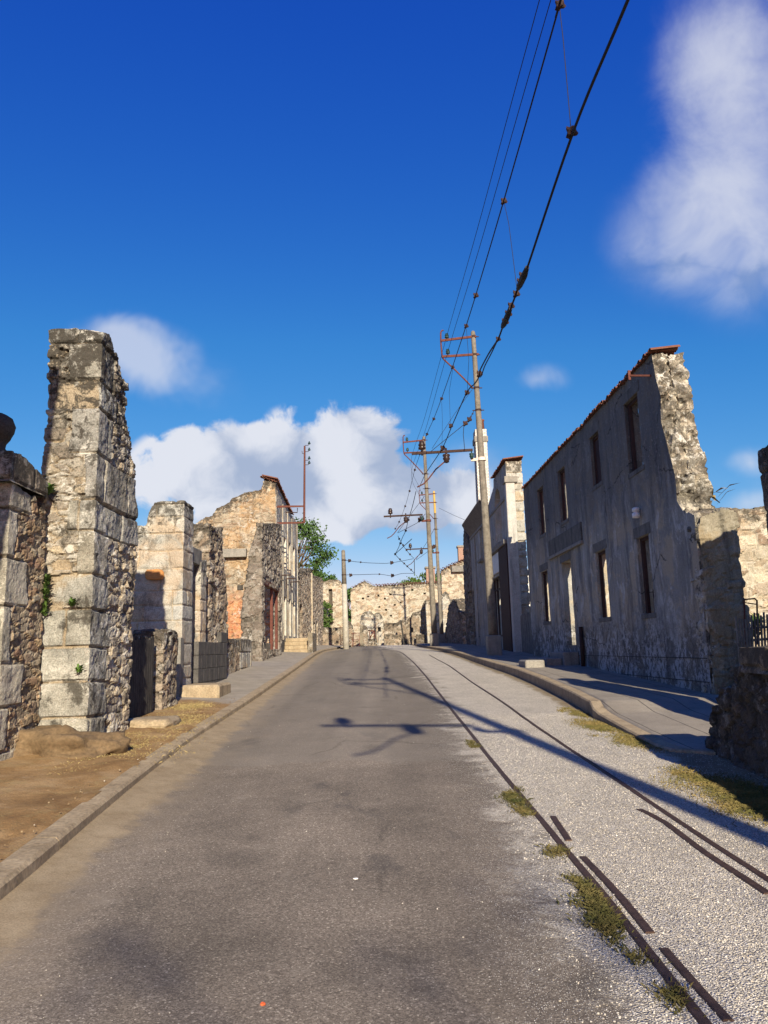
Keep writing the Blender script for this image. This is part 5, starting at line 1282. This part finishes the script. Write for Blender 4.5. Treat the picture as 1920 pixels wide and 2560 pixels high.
# messenger
xs = 2.1
mp = [(1401, 0), (1399, 12), (1259, 503), (1189, 739), (1165, 815.5), (1131, 918), (1103.5, 997)]
MC = [onx(p, xs) for p in mp]
MC = [MC[0]+(MC[0]-MC[2])*1.2]+MC
far = [at((1084, 1047.6), 29.5), at((1067, 1086), 32.5), at((1050, 1135), 36), at((1036.7, 1175), 39), at((1023.6, 1228), 44), at((1012.7, 1266), 47), at((997.6, 1305), 51), at((988, 1322), 54)]
arm2 = at(q(14, 145, 1390), 43.9)
cl = [(MC[2], .13), (MC[3], .12), (MC[4], .13), (MC[5], .12), (MC[6], .12), (MC[7], .12)]+[(f_, .13) for f_ in far]
wire(MC+far, .011, 'messenger_wire', 'dark messenger wire with small clamps running above the tram track', clamps=cl, grp='overhead tram wires')
# contact wire
dp = [(1570, 0), (1431.5, 334.6), (1321.5, 660)]
DC = [onx(p, xs) for p in dp]; DC = [DC[0]+(DC[0]-DC[1])*1.4]+DC
d2 = [(1319, 665), (1294, 723), (1282.5, 756), (1256.5, 819), (1245, 848), (1222, 884), (1198.6, 929), (1196, 945), (1186, 960), (1167, 982), (1132, 1060), (1106, 1120)]
D2 = [onx(p, xs+.08*(i/11)) for i, p in enumerate(d2)]
D2 = D2
farD = [at((1074, 1169), 31), at(q(14, 540, 640), 37), at(q(14, 460, 815), 42.8)]
sp = [(onx((1300, 705), xs), .12), (onx((1306, 690), xs), .13), (onx((1290, 735), xs), .12), (onx((1277, 765), xs), .12), (onx((1270, 785), xs), .13), (onx((1262, 805), xs), .13), (onx((1428, 330), xs), .14), (onx((1245, 848), xs), .1), (onx((1198, 935), xs), .14), (D2[9], .14), (at(q(5, 575, 985), 25.5), .16), (at(q(5, 505, 1178), 26.5), .2)]
wire(DC+D2+farD, .0155, 'contact_wire', 'thickest black contact wire sweeping from the top right down to the nearest pole', clamps=sp, grp='overhead tram wires')
TSP = thing('wire_splice', 'rough black splice wrapped on the thick contact wire above the nearest pole, upper of two', 'splice', onx((1306, 690), xs))
mb = MB(); mb.tube([onx(p, xs-.01) for p in ((1318, 668), (1310, 690), (1300, 712), (1295, 722))], [.03, .05, .045, .03], 8); mb.build('sleeve', M_cable, TSP)
TSP = thing('wire_splice', 'rough black splice wrapped on the thick contact wire, the lower one', 'splice', onx((1270, 785), xs))
mb = MB(); mb.tube([onx(p, xs-.01) for p in ((1276, 770), (1268, 792), (1260, 810), (1256, 818))], [.035, .05, .05, .03], 8); mb.build('sleeve', M_cable, TSP)
# second strand of the loop by the pole
wire([onx(p, xs) for p in ((1245, 848), (1228, 884), (1212, 915), (1203, 940), (1198, 942))], .012, 'loop_strand', 'short thin strand looping beside the thick wire near the pole top', grp='overhead tram wires')
# droppers
dr = [((1399, 20), (1408, 100), (1427, 320), 'longest faint dropper, at the top of the picture'), ((1261, 510), (1272, 560), (1292, 720), 'dropper ending at the upper splice'), ((1166, 822), (1172, 900), (1168, 980), 'dropper just left of the nearest pole top'),
      ((1132, 922), (1123, 980), (1126, 1062), 'dropper hanging below the bracket brace of the nearest pole'), ((1104, 1000), (1106, 1050), (1105, 1118), 'dropper reaching the clamp above the big cross arm')]
for i, (a, b, c, l) in enumerate(dr): wire([onx(a, xs), onx(b, xs+.02), onx(c, xs+.03)], .005, 'dropper_wire', 'thin '+l, grp='thin droppers between the wires')
wire([at(q(5, 690, 980), 27.3), at(q(5, 685, 1060), 27.35), at(q(5, 698, 1195), 27.4)], .012, 'dropper_wire', 'thin dropper between the insulator string and the big cross arm', grp='thin droppers between the wires')
# stay with insulators from pole to cross arm end
s0 = at(q(5, 780, 850), 27.45); s1 = at(q(5, 735, 930), 27.4); s2 = at(q(5, 700, 965), 27.4); s3 = at(q(5, 405, 1205), 27.7)
wire([s0, s1, s2, sag(s2, s3, .0), s3], .012, 'stay_wire', 'slanting stay wire with glass beads from the nearest pole to its cross arm', clamps=[(s1, .2), (s2, .2), (at(q(5, 765, 880), 27.4), .07), (at(q(5, 750, 905), 27.4), .07)], grp='overhead tram wires')
wire([at(q(5, 765, 665), 27.45), at(q(5, 610, 880), 27.5), at(q(5, 415, 1180), 27.7)], .008, 'stay_wire', 'thinner slanting stay wire above the beaded one', grp='overhead tram wires')
# wires round the middle and far poles
f = lambda x, y, d=44.: at(q(14, x, y), d)
wire([f(525, 935), f(370, 1140), f(175, 1410)], .012, 'stay_wire', 'upper stay wire from the middle pole to its cross arm', grp='overhead tram wires')
wire([f(535, 1165), f(475, 1235), f(440, 1275), f(300, 1350), f(180, 1412)], .014, 'stay_wire', 'beaded stay wire from the middle pole to its cross arm', clamps=[(f(485, 1228), .3), (f(462, 1246), .28)], grp='overhead tram wires')
wire([f(415, 870, 44), f(370, 1060, 46), f(315, 1245, 48), f(280, 1385, 50), f(240, 1470, 51), f(210, 1550, 52), f(180, 1620, 53), f(143, 1688, 54)], .02, 'contact_wire', 'wavering contact wire from the middle pole down to the sagging junction', clamps=[(f(x, y, d), .16) for x, y, d in ((315, 1245, 48), (280, 1385, 50), (210, 1550, 52), (143, 1688, 54))], grp='overhead tram wires')
wire([f(360, 1490, 44), f(250, 1590, 49), f(143, 1688, 54)], .022, 'pull_off_wire', 'rusty wire from the middle cross arm down to the sagging junction', grp='overhead tram wires')
wire([f(143, 1688, 54), f(205, 1755, 55), f(300, 1845, 56), f(398, 1935, 57)], .02, 'contact_wire', 'beaded wire from the sagging junction toward the far pole', clamps=[(f(x, y, 56), .14) for x, y in ((205, 1755), (260, 1808), (300, 1845), (350, 1890))], grp='overhead tram wires')
wire([f(180, 1450, 46), f(245, 1570, 50), f(335, 1690, 54), f(390, 1740, 57)], .016, 'contact_wire', 'beaded wire from the middle cross arm to the far cross arm', clamps=[(f(x, y, 52), .14) for x, y in ((195, 1490), (245, 1570), (290, 1635), (335, 1690))], grp='overhead tram wires')
wire([f(680, 1310, 57), f(550, 1540, 57), f(415, 1755, 57)], .014, 'stay_wire', 'long stay wire from the far pole to its cross arm', grp='overhead tram wires')
wire([f(700, 1525, 57), f(640, 1600, 57), f(415, 1765, 57)], .014, 'stay_wire', 'beaded stay wire from the far pole to its cross arm', clamps=[(f(635, 1600, 57), .3), (f(650, 1585, 57), .26)], grp='overhead tram wires')
f2 = lambda x, y, d: at(q(4, x, y), d)
wire([f2(325, 200, 48), f2(480, 220, 50), f2(665, 230, 52), f2(785, 225, 54), f2(1000, 185, 57)], .016, 'span_wire', 'upper span wire from the pale post across the street', clamps=[(f2(368, 206, 48.6), .22), (f2(785, 226, 54), .26), (f2(480, 220, 50), .12)], grp='overhead tram wires')
wire([f2(325, 345, 48), f2(480, 342, 50), f2(665, 338, 52), f2(790, 353, 54), f2(890, 331, 55.5), f2(1010, 330, 57)], .016, 'span_wire', 'lower span wire from the pale post across the street', clamps=[(f2(380, 349, 48.6), .22), (f2(792, 353, 54), .26), (f2(665, 338, 52), .12)], grp='overhead tram wires')
wire([f2(1010, 190, 57), f2(1012, 330, 57)], .025, 'dropper_wire', 'stiff dropper below the far cross arm', grp='thin droppers between the wires')
wire([f(715, 1090, 57), f(900, 1180, 55), f(1085, 1260, 53)], .012, 'service_wire', 'thin service wire from the far pole to the cafe ruin', grp='overhead tram wires')

#@@VEG
# ------------------------------------------------------------------ vegetation and litter
def tree(name, label, base, h, crown_c, crown_r, nclump, nleaf, leaf, seed, trunk_r=.22, mat=M_leaf, limbs=()):
    rg = np.random.default_rng(seed); t = thing(name, label, 'tree', base)
    base = np.array(base, float); cc = np.array(crown_c, float); cr = np.array(crown_r, float)
    mb = MB(); topp = cc+np.array([0, 0, cr[2]*.3])
    mb.tube([base-np.array([0, 0, .3]), base*.6+cc*.4+rg.normal(0, .15, 3), topp], [trunk_r, trunk_r*.7, trunk_r*.25], 8)
    cl = []
    while len(cl) < nclump:
        d = rg.normal(0, 1, 3); d /= np.linalg.norm(d); r = rg.uniform(.35, 1.)**.6
        cl.append(cc+d*r*cr)
    cl += [np.array(l) for l in limbs]
    for c in cl[::3]+[np.array(l) for l in limbs]:
        a = base+(topp-base)*rg.uniform(.45, .95); mb.tube([a, (a+c)/2+rg.normal(0, .2, 3)-np.array([0, 0, .15]), c], [trunk_r*.32, trunk_r*.2, .02], 5)
    mb.build('trunk', M_bark, t)
    n = len(cl)*nleaf; C_ = np.repeat(np.array(cl), nleaf, 0); cs = np.repeat(rg.uniform(.6, 1.3, len(cl)), nleaf)[:, None]
    P = C_+rg.normal(0, 1, (n, 3))*np.array([.42, .42, .26])*cs*cr.mean()*.42
    a = rg.normal(0, 1, (n, 3)); a /= np.linalg.norm(a, axis=1, keepdims=True); b = np.cross(a, rg.normal(0, 1, (n, 3))); b /= np.linalg.norm(b, axis=1, keepdims=True)
    s = leaf*rg.uniform(.6, 1.3, (n, 1)); V = np.stack([P-a*s, P-b*s*.55, P+a*s, P+b*s*.55], 1).reshape(-1, 3)
    finish('crown', V, np.arange(n*4).reshape(n, 4), mat, t)
    return t
lb1 = [at(q(13, x, y), 72) for x, y in ((300, 430), (360, 450), (350, 600), (440, 690), (500, 715), (400, 790), (360, 890), (250, 880), (230, 310), (180, 400), (150, 300))]
cw_ = at(q(13, 150, 650), 72)
tree('leafy_tree', 'broad leafy tree rising behind the white rendered ruin', (cw_[0]-1.2, 72, gf(72)), 9, (cw_[0]-.6, 72, cw_[2]), (2.0, 2.2, 3.6), 15, 130, .14, 3, .26, limbs=lb1+[l+np.array([.25, .5, .4]) for l in lb1[::2]])
c_ = at(q(13, 500, 1030), 84); tree('small_tree', 'small tree top just above the orange streaked wall', (c_[0], 84, gf(84)), 6, (c_[0], 84, c_[2]-.5), (1.9, 1.6, 1.2), 16, 120, .17, 5)
c_ = at(q(4, 1100, 400), 86); tree('round_tree', 'round dense green tree behind the cream end wall chimney', (c_[0], 86, gf(86)), 6, (c_[0]+.2, 86, c_[2]-.9), (2.9, 2.4, 1.7), 50, 130, .16, 7, .3, M_leaf2)
c_ = at(q(13, 840, 1400), 80); tree('slender_tree', 'slender dark tree in the gap right of the pale post', (c_[0], 80, gf(80)), 5, (c_[0], 80, c_[2]-.6), (.9, .9, 2.0), 20, 110, .16, 9)
c_ = at(q(13, 500, 1620), 60)
tree('wall_shrub', 'small green shrub against the orange streaked wall', (c_[0], 60.2, gf(60)), 2, (c_[0], 60.2, c_[2]), (.5, .45, 1.2), 18, 90, .1, 11, .06, M_leaf2)

# tree behind the camera whose sparse leaves throw soft spots on the near road
_bt = np.array([.168, -1.0, .461])*21
bl = [np.array([x, y, gf(y)])+_bt for x, y in ((.95, 4.3), (1.15, 3.9), (.8, 4.7), (-1.3, 4.0), (2.2, 4.1), (2.6, 4.4), (.1, 3.6))]
t = thing('leafy_tree', 'sparse tree behind the camera, out of frame, its leaves shading spots of the near road', 'tree', (5.5, -17.5, gf(-17.5)))
rg_ = np.random.default_rng(77)
mb = MB(); mb.tube([(5.5, -17.5, -1.2), (5.2, -17.2, 4.5), (4.7, -16.9, 8.6)], [.16, .11, .04], 8)
for c in bl: mb.tube([(5.2, -17.2, 5.5+rg_.random()), tuple((c+np.array([5., -17, 7.5]))/2), tuple(c)], [.05, .03, .012], 5)
mb.build('trunk', M_bark, t)
P__ = np.repeat(np.array(bl), 20, 0); n_ = len(P__); P__ = P__+rg_.normal(0, 1, (n_, 3))*np.array([.2, .2, .12])
a_ = rg_.normal(0, 1, (n_, 3)); a_ /= np.linalg.norm(a_, axis=1, keepdims=True); b_ = np.cross(a_, rg_.normal(0, 1, (n_, 3))); b_ /= np.linalg.norm(b_, axis=1, keepdims=True)
V = np.stack([P__-a_*.06, P__-b_*.035, P__+a_*.06, P__+b_*.035], 1).reshape(-1, 3)
finish('crown', V, np.arange(n_*4).reshape(n_, 4), M_leaf, t)

def grass_patch(name, polys, n, hgt, mat, seed, zf):
    rg = np.random.default_rng(seed); V = []; tot = sum(p[2] for p in polys)
    for (c, r, wgt) in polys:
        m = int(n*wgt/tot); k = max(4, int(10*wgt))
        cc = rg.normal(0, .38, (k, 2))*np.array(r)+np.array(c); cs = rg.uniform(.08, .34, k)*min(r)*1.1+.012; pr = cs**1.3; pr /= pr.sum()
        for x, y in [(cc[i_, 0]+rg.normal(0, cs[i_]), cc[i_, 1]+rg.normal(0, cs[i_]*1.8)) for i_ in rg.choice(k, m, p=pr)]:
            z = zf(x, y); L = hgt*rg.uniform(.3, 1.2); a = rg.uniform(0, 2*PI); w = .0022+.002*rg.random(); ln = rg.normal(0, .8, 2)*L
            dx, dy = w*math.cos(a), w*math.sin(a)
            V += [(x-dx, y-dy, z), (x+dx, y+dy, z), (x+dx*.6+ln[0]*.5, y+dy*.6+ln[1]*.5, z+L*.7), (x-dx*.2+ln[0], y-dy*.2+ln[1], z+L*.85)]
    V = np.array(V); return finish(name, V, np.arange(len(V)).reshape(-1, 4), mat, None, kind='stuff')
zr = lambda x, y: gf(y)
P_ = lambda x, y: ong(q(0, x, y))[:2]
o = grass_patch('track_grass', [(P_(1300, 1985), (.07, .5), 3), (P_(1268, 1925), (.05, .3), 1.2), (P_(1110, 1725), (.1, .5), 1.4), (P_(1140, 1755), (.06, .4), .8), (P_(1020, 1605), (.06, .6), .6), (P_(1200, 1840), (.07, .25), .5), (P_(1450, 2150), (.07, .15), .4)], 6000, .026, M_moss, 3, zr)
tag(o, 'short green grass and moss growing along the left tram rail', 'grass')
o = grass_patch('verge_grass', [(P_(1300, 1570), (.28, .9), 3), (P_(1370, 1600), (.25, .8), 2), (P_(1240, 1540), (.14, .7), 1), (P_(1560, 1700), (.3, .7), 3), (P_(1640, 1740), (.35, .5), 3), (P_(1500, 1680), (.15, .6), 1), ((3.0, 6.6), (.35, .9), 3)], 26000, .024, M_grass, 4, zr)
tag(o, 'yellow green grass on the verge between gravel and right pavement', 'grass')
def zv(x, y): return gf(y)+.115+.085*min(1, max(0, (float(klx(y))-.19-x)/1.6))
o = grass_patch('dry_grass', [((-3.2, 11.2), (.6, 1.5), 4), ((-3.0, 8.8), (.5, 1.2), 1.5), ((-3.4, 13.6), (.4, .7), 2), ((-2.95, 10.2), (.25, 1.6), 2)], 9000, .028, M_dry, 6, zv)
tag(o, 'short dry straw grass on the dirt by the left kerb', 'grass')

def pebbles(name, n, fn, rmin, rmax, mats, seed, label):
    rg = np.random.default_rng(seed)
    import bmesh
    bm = bmesh.new(); bmesh.ops.create_icosphere(bm, subdivisions=1, radius=1); B = np.array([v.co[:] for v in bm.verts]); Fb = np.array([[v.index for v in f.verts] for f in bm.faces]); bm.free()
    xy = fn(rg, n); n = len(xy); nb = len(B)
    S = rg.uniform(rmin, rmax, (n, 1, 1))*rg.uniform(.6, 1.25, (n, 1, 3)); S[:, :, 2] *= .7
    V = B[None]*(1+rg.uniform(-.22, .22, (n, nb, 1)))*S
    th = rg.uniform(0, 2*PI, n); c, s = np.cos(th)[:, None], np.sin(th)[:, None]
    X = V[:, :, 0]*c-V[:, :, 1]*s+xy[:, 0:1]; Y = V[:, :, 0]*s+V[:, :, 1]*c+xy[:, 1:2]; Z_ = V[:, :, 2]+(g(xy[:, 1:2])+S[:, :, 2]*.35)
    V = np.stack([X, Y, Z_], 2).reshape(-1, 3); Fq = (Fb[None]+np.arange(n)[:, None, None]*nb).reshape(-1, 3)
    o = finish(name, V, Fq, mats, None, {'stone': np.repeat(rg.random(n), nb)}, False, kind='stuff')
    return tag(o, label, 'gravel')
t_ = NT('pebble'); M_peb = t_.done(t_.mix(.5, t_.ramp(t_.attr('stone'), [(0, (0.286, 0.249, 0.196)), (.4, (0.435, 0.392, 0.323)), (.8, (0.53, 0.482, 0.408)), (1, (0.657, 0.615, 0.541))]), t_.ramp(t_.noise(60, 3), [(.3, .7), (.7, 1.25)]), 'MULTIPLY'), .9)
def fn_g(rg, n):
    y = 2.6+rg.random(n*2)**1.7*10; x = rg.uniform(.3, 3.6, n*2); d = x-interp(y, GVy, GVx)
    keep = (d > rg.normal(.16, .1, n*2)) & (d > -.3) & (abs(x-1.165) > .02*rg.random(n*2)) & (abs(x-2.13) > .02*rg.random(n*2)); return np.stack([x, y], 1)[keep][:n]
pebbles('loose_gravel', 26000, fn_g, .0026, .0062, M_peb, 5, 'pale crushed gravel filling the tram track bed')
def fn_a(rg, n):
    y = 2.5+rg.random(n)**1.5*16; x = rg.uniform(-2.2, .8, n); return np.stack([x, y], 1)
pebbles('scattered_pebbles', 160, fn_a, .002, .006, M_peb, 8, 'small pale pebbles scattered over the asphalt')
def fn_v(rg, n):
    y = 4+rg.random(n)**1.3*11; x = klx(y)-.2-rg.random(n)**1.5*1.6; return np.stack([x, y], 1)
_g = g
def g(y): return _g(y)+.14
t_ = NT('verge_pebble'); M_vp = t_.done(t_.ramp(t_.attr('stone'), [(0, (.12, .075, .035)), (.6, (.25, .18, .1)), (.92, (.3, .23, .15)), (1, (.42, .36, .28))]), .95)
pebbles('verge_pebbles', 450, fn_v, .003, .012, M_vp, 18, 'small brown and pale stones lying on the dirt verge')
g = _g
mb = MB(); c = ong(q(0, 568, 2171)); rough_blob(mb, c+np.array([0, 0, .004]), (.022, .02, .012), 6, 2, .4); mb.build('orange_chip', plain_mat('orange_paint', (.5, .09, .03), (.6, .12, .04), 9), None, label='tiny orange chip on the asphalt at the bottom of the picture', cat='litter')
mb = MB(); c = ong(q(0, 768, 1899)); rough_blob(mb, c+np.array([0, 0, .003]), (.03, .02, .008), 7, 2, .5); mb.build('white_scrap', M_white, None, label='small white scrap on the asphalt left of the road middle', cat='litter')

#@@LIGHT
# ------------------------------------------------------------------ light, sky, camera
EL = math.radians(24.4)
sd = Vector((-.166, .986, 0)).normalized()*math.cos(EL)+Vector((0, 0, -math.sin(EL)))
sun = bpy.data.lights.new('sun', 'SUN'); sun.energy = 5.0; sun.angle = math.radians(.53); sun.color = (1, .89, .69)
so = link(bpy.data.objects.new('sun', sun)); so.rotation_euler = sd.to_track_quat('-Z', 'Y').to_euler(); so.location = (5, -10, 20)
w = bpy.data.worlds.new('World'); SC.world = w; w.use_nodes = True
nt = w.node_tree; nd = nt.nodes; lk = nt.links; nd.clear()
def N(t, **k):
    n = nd.new(t)
    for a, b in k.items(): setattr(n, a, b)
    return n
out = N('ShaderNodeOutputWorld'); bg = N('ShaderNodeBackground'); lk.new(bg.outputs[0], out.inputs[0])
sky = N('ShaderNodeTexSky', sky_type='NISHITA', sun_disc=False); sky.sun_elevation = EL; sky.sun_rotation = math.atan2(-sd.x, -sd.y); sky.air_density = 1.0; sky.dust_density = .25; sky.ozone_density = 2.5
SKY_STRENGTH = .075
bg.inputs['Strength'].default_value = SKY_STRENGTH
tc = N('ShaderNodeTexCoord'); sp_ = N('ShaderNodeSeparateXYZ'); lk.new(tc.outputs['Generated'], sp_.inputs[0])
def M2(op, a, b=0., c=0.):
    n = N('ShaderNodeMath', operation=op)
    for i, v in enumerate((a, b, c)):
        if isinstance(v, (int, float)): n.inputs[i].default_value = v
        else: lk.new(v, n.inputs[i])
    return n.outputs[0]
ay = M2('MAXIMUM', M2('ABSOLUTE', sp_.outputs[1]), .02)
az = M2('DIVIDE', sp_.outputs[0], ay); el = M2('DIVIDE', sp_.outputs[2], ay)
cx_ = N('ShaderNodeCombineXYZ'); lk.new(az, cx_.inputs[0]); lk.new(el, cx_.inputs[1])
def blob(px, py, rx, ry, rot=0.):
    d = ray(q(0, px, py)); a, e = d[0]/d[1], d[2]/d[1]; s = 1.1573/F
    dx = ray(q(0, px+rx, py)); dy = ray(q(0, px, py-ry))
    sx = np.hypot(dx[0]/dx[1]-a, dx[2]/dx[1]-e); sy = np.hypot(dy[0]/dy[1]-a, dy[2]/dy[1]-e)
    m = N('ShaderNodeMapping', vector_type='TEXTURE'); lk.new(cx_.outputs[0], m.inputs[0])
    m.inputs['Location'].default_value = (a, e, 0); m.inputs['Scale'].default_value = (sx, sy, 1); m.inputs['Rotation'].default_value = (0, 0, rot)
    gr = N('ShaderNodeTexGradient', gradient_type='SPHERICAL'); lk.new(m.outputs[0], gr.inputs[0]); return gr.outputs['Fac']
def nz_(scale, det, rough, dist=0., off=(0, 0, 0)):
    m = N('ShaderNodeMapping'); lk.new(cx_.outputs[0], m.inputs[0]); m.inputs['Location'].default_value = off
    n = N('ShaderNodeTexNoise'); lk.new(m.outputs[0], n.inputs['Vector']); n.inputs['Scale'].default_value = scale; n.inputs['Detail'].default_value = det; n.inputs['Roughness'].default_value = rough; n.inputs['Distortion'].default_value = dist; return n.outputs[0]
def ss(v, a, b):
    n = N('ShaderNodeMapRange', interpolation_type='SMOOTHSTEP'); lk.new(v, n.inputs[0]); n.inputs[1].default_value = a; n.inputs[2].default_value = b; return n.outputs[0]
def summ(l):
    o = l[0]
    for x in l[1:]: o = M2('ADD', o, x)
    return o
def warp(k, sc):
    n = N('ShaderNodeTexNoise', noise_dimensions='2D'); lk.new(cx_.outputs[0], n.inputs['Vector']); n.inputs['Scale'].default_value = sc; n.inputs['Detail'].default_value = 3
    v = N('ShaderNodeVectorMath', operation='MULTIPLY_ADD'); lk.new(n.outputs['Color'], v.inputs[0]); v.inputs[1].default_value = (k, k, 0); lk.new(cx_.outputs[0], v.inputs[2]); return v.outputs[0]
def bump_(v, sc, det, rough, feat='noise'):
    n = N('ShaderNodeTexNoise', noise_dimensions='2D'); lk.new(v, n.inputs['Vector']); n.inputs['Scale'].default_value = sc; n.inputs['Detail'].default_value = min(det, 6); n.inputs['Roughness'].default_value = rough; return n.outputs[0]
def puffs(v, sc):
    n = N('ShaderNodeTexVoronoi', feature='F1', voronoi_dimensions='2D'); lk.new(v, n.inputs['Vector']); n.inputs['Scale'].default_value = sc; return M2('MULTIPLY', n.outputs['Distance'], n.outputs['Distance'])
wv = warp(.05, 9)
cum = summ([blob(390, 1030, 150, 120), blob(480, 1000, 150, 110), blob(590, 1030, 190, 130), blob(690, 970, 180, 120), blob(800, 960, 110, 90), blob(770, 1060, 160, 130), blob(620, 1110, 260, 90), blob(900, 1070, 140, 100, .2), blob(980, 1090, 150, 90)])
pf_ = M2('ADD', M2('MULTIPLY', M2('SUBTRACT', .28, puffs(wv, 11)), 1.1), M2('ADD', M2('MULTIPLY', M2('SUBTRACT', .28, puffs(wv, 27)), .5), M2('MULTIPLY', M2('SUBTRACT', bump_(wv, 14, 8, .62), .5), 1.6)))
cumd = M2('MULTIPLY', M2('MULTIPLY', ss(cum, .0, .2), ss(M2('ADD', cum, pf_), .2, .62)), M2('MULTIPLY', ss(el, -.02, .13), .97))
wis = summ([blob(1660, 60, 300, 380), blob(1640, 330, 290, 330), blob(1570, 500, 300, 230), blob(1670, 560, 260, 240), blob(1470, 560, 220, 140), blob(1520, 120, 170, 220), blob(1530, 300, 230, 260), blob(1480, 480, 230, 160)])
wv2 = warp(.22, 2.2)
wn = M2('ADD', M2('MULTIPLY', M2('SUBTRACT', bump_(wv2, 3.2, 6, .62), .5), 3.2), M2('MULTIPLY', M2('SUBTRACT', .3, puffs(wv2, 4)), .5))
wisd = M2('MULTIPLY', M2('MULTIPLY', ss(wis, .0, 1.3), M2('MULTIPLY', ss(M2('ADD', wis, wn), .1, 2.9), ss(bump_(wv2, 4, 5, .6), .0, .62))), .74)
lw = summ([blob(240, 725, 130, 80), blob(320, 800, 240, 120, -.35), blob(290, 770, 160, 100), blob(1010, 1020, 180, 90), blob(1090, 1110, 150, 110), blob(1620, 1000, 100, 50), blob(1620, 1085, 100, 50), blob(1160, 820, 90, 50), blob(480, 1130, 260, 60), blob(1000, 1130, 300, 80)])
lwd = M2('MULTIPLY', M2('MULTIPLY', ss(lw, .0, .8), ss(M2('ADD', lw, M2('MULTIPLY', M2('SUBTRACT', bump_(wv2, 6, 4, .6), .5), 2.6)), .1, 1.6)), .6)
dens = M2('MAXIMUM', M2('MAXIMUM', cumd, wisd), lwd)
# sky colour grade: deeper blue overhead
w.cycles.sampling_method = 'MANUAL'; w.cycles.sample_map_resolution = 512
sx_ = N('ShaderNodeSeparateXYZ'); lk.new(sky.outputs[0], sx_.inputs[0]); cb_ = N('ShaderNodeCombineXYZ')
lk.new(M2('MULTIPLY', M2('POWER', sx_.outputs[0], 2.0), .13), cb_.inputs[0])
lk.new(M2('MINIMUM', M2('MULTIPLY', M2('POWER', sx_.outputs[1], 1.5), .395), M2('MULTIPLY', sx_.outputs[1], .66)), cb_.inputs[1])
lk.new(M2('MULTIPLY', M2('POWER', sx_.outputs[2], .5), 2.3), cb_.inputs[2])
cc = N('ShaderNodeMix', data_type='RGBA')
lit = ss(M2('ADD', M2('ADD', M2('MULTIPLY', M2('SUBTRACT', .28, puffs(wv, 11)), 1.0), M2('MULTIPLY', M2('SUBTRACT', bump_(wv, 5, 8, .6), .5), 2.0)), M2('MULTIPLY', M2('SUBTRACT', el, .2), 1.6)), -.3, .3)
lk.new(lit, cc.inputs[0]); cc.inputs[6].default_value = (3.0, 3.6, 4.9, 1); cc.inputs[7].default_value = (5.9, 6.1, 6.7, 1)
mx = N('ShaderNodeMix', data_type='RGBA'); lk.new(dens, mx.inputs[0]); lk.new(cb_.outputs[0], mx.inputs[6]); lk.new(cc.outputs[2], mx.inputs[7])
lk.new(mx.outputs[2], bg.inputs[0])

cam = bpy.data.cameras.new('camera'); co = link(bpy.data.objects.new('camera', cam)); SC.camera = co
cam.sensor_fit = 'VERTICAL'; cam.sensor_height = 24; cam.sensor_width = 24; cam.lens = 24*F/2560; cam.clip_end = 3000; cam.clip_start = .05
m = Matrix.Identity(4)
for r_ in range(3):
    m[r_][0] = _R[r_]; m[r_][1] = _U[r_]; m[r_][2] = -_f[r_]; m[r_][3] = CAM[r_]
co.matrix_world = m
SC.view_settings.view_transform = 'Standard'; SC.view_settings.look = 'None'; SC.view_settings.exposure = .8; SC.view_settings.gamma = 1
SC.render.engine = 'CYCLES'
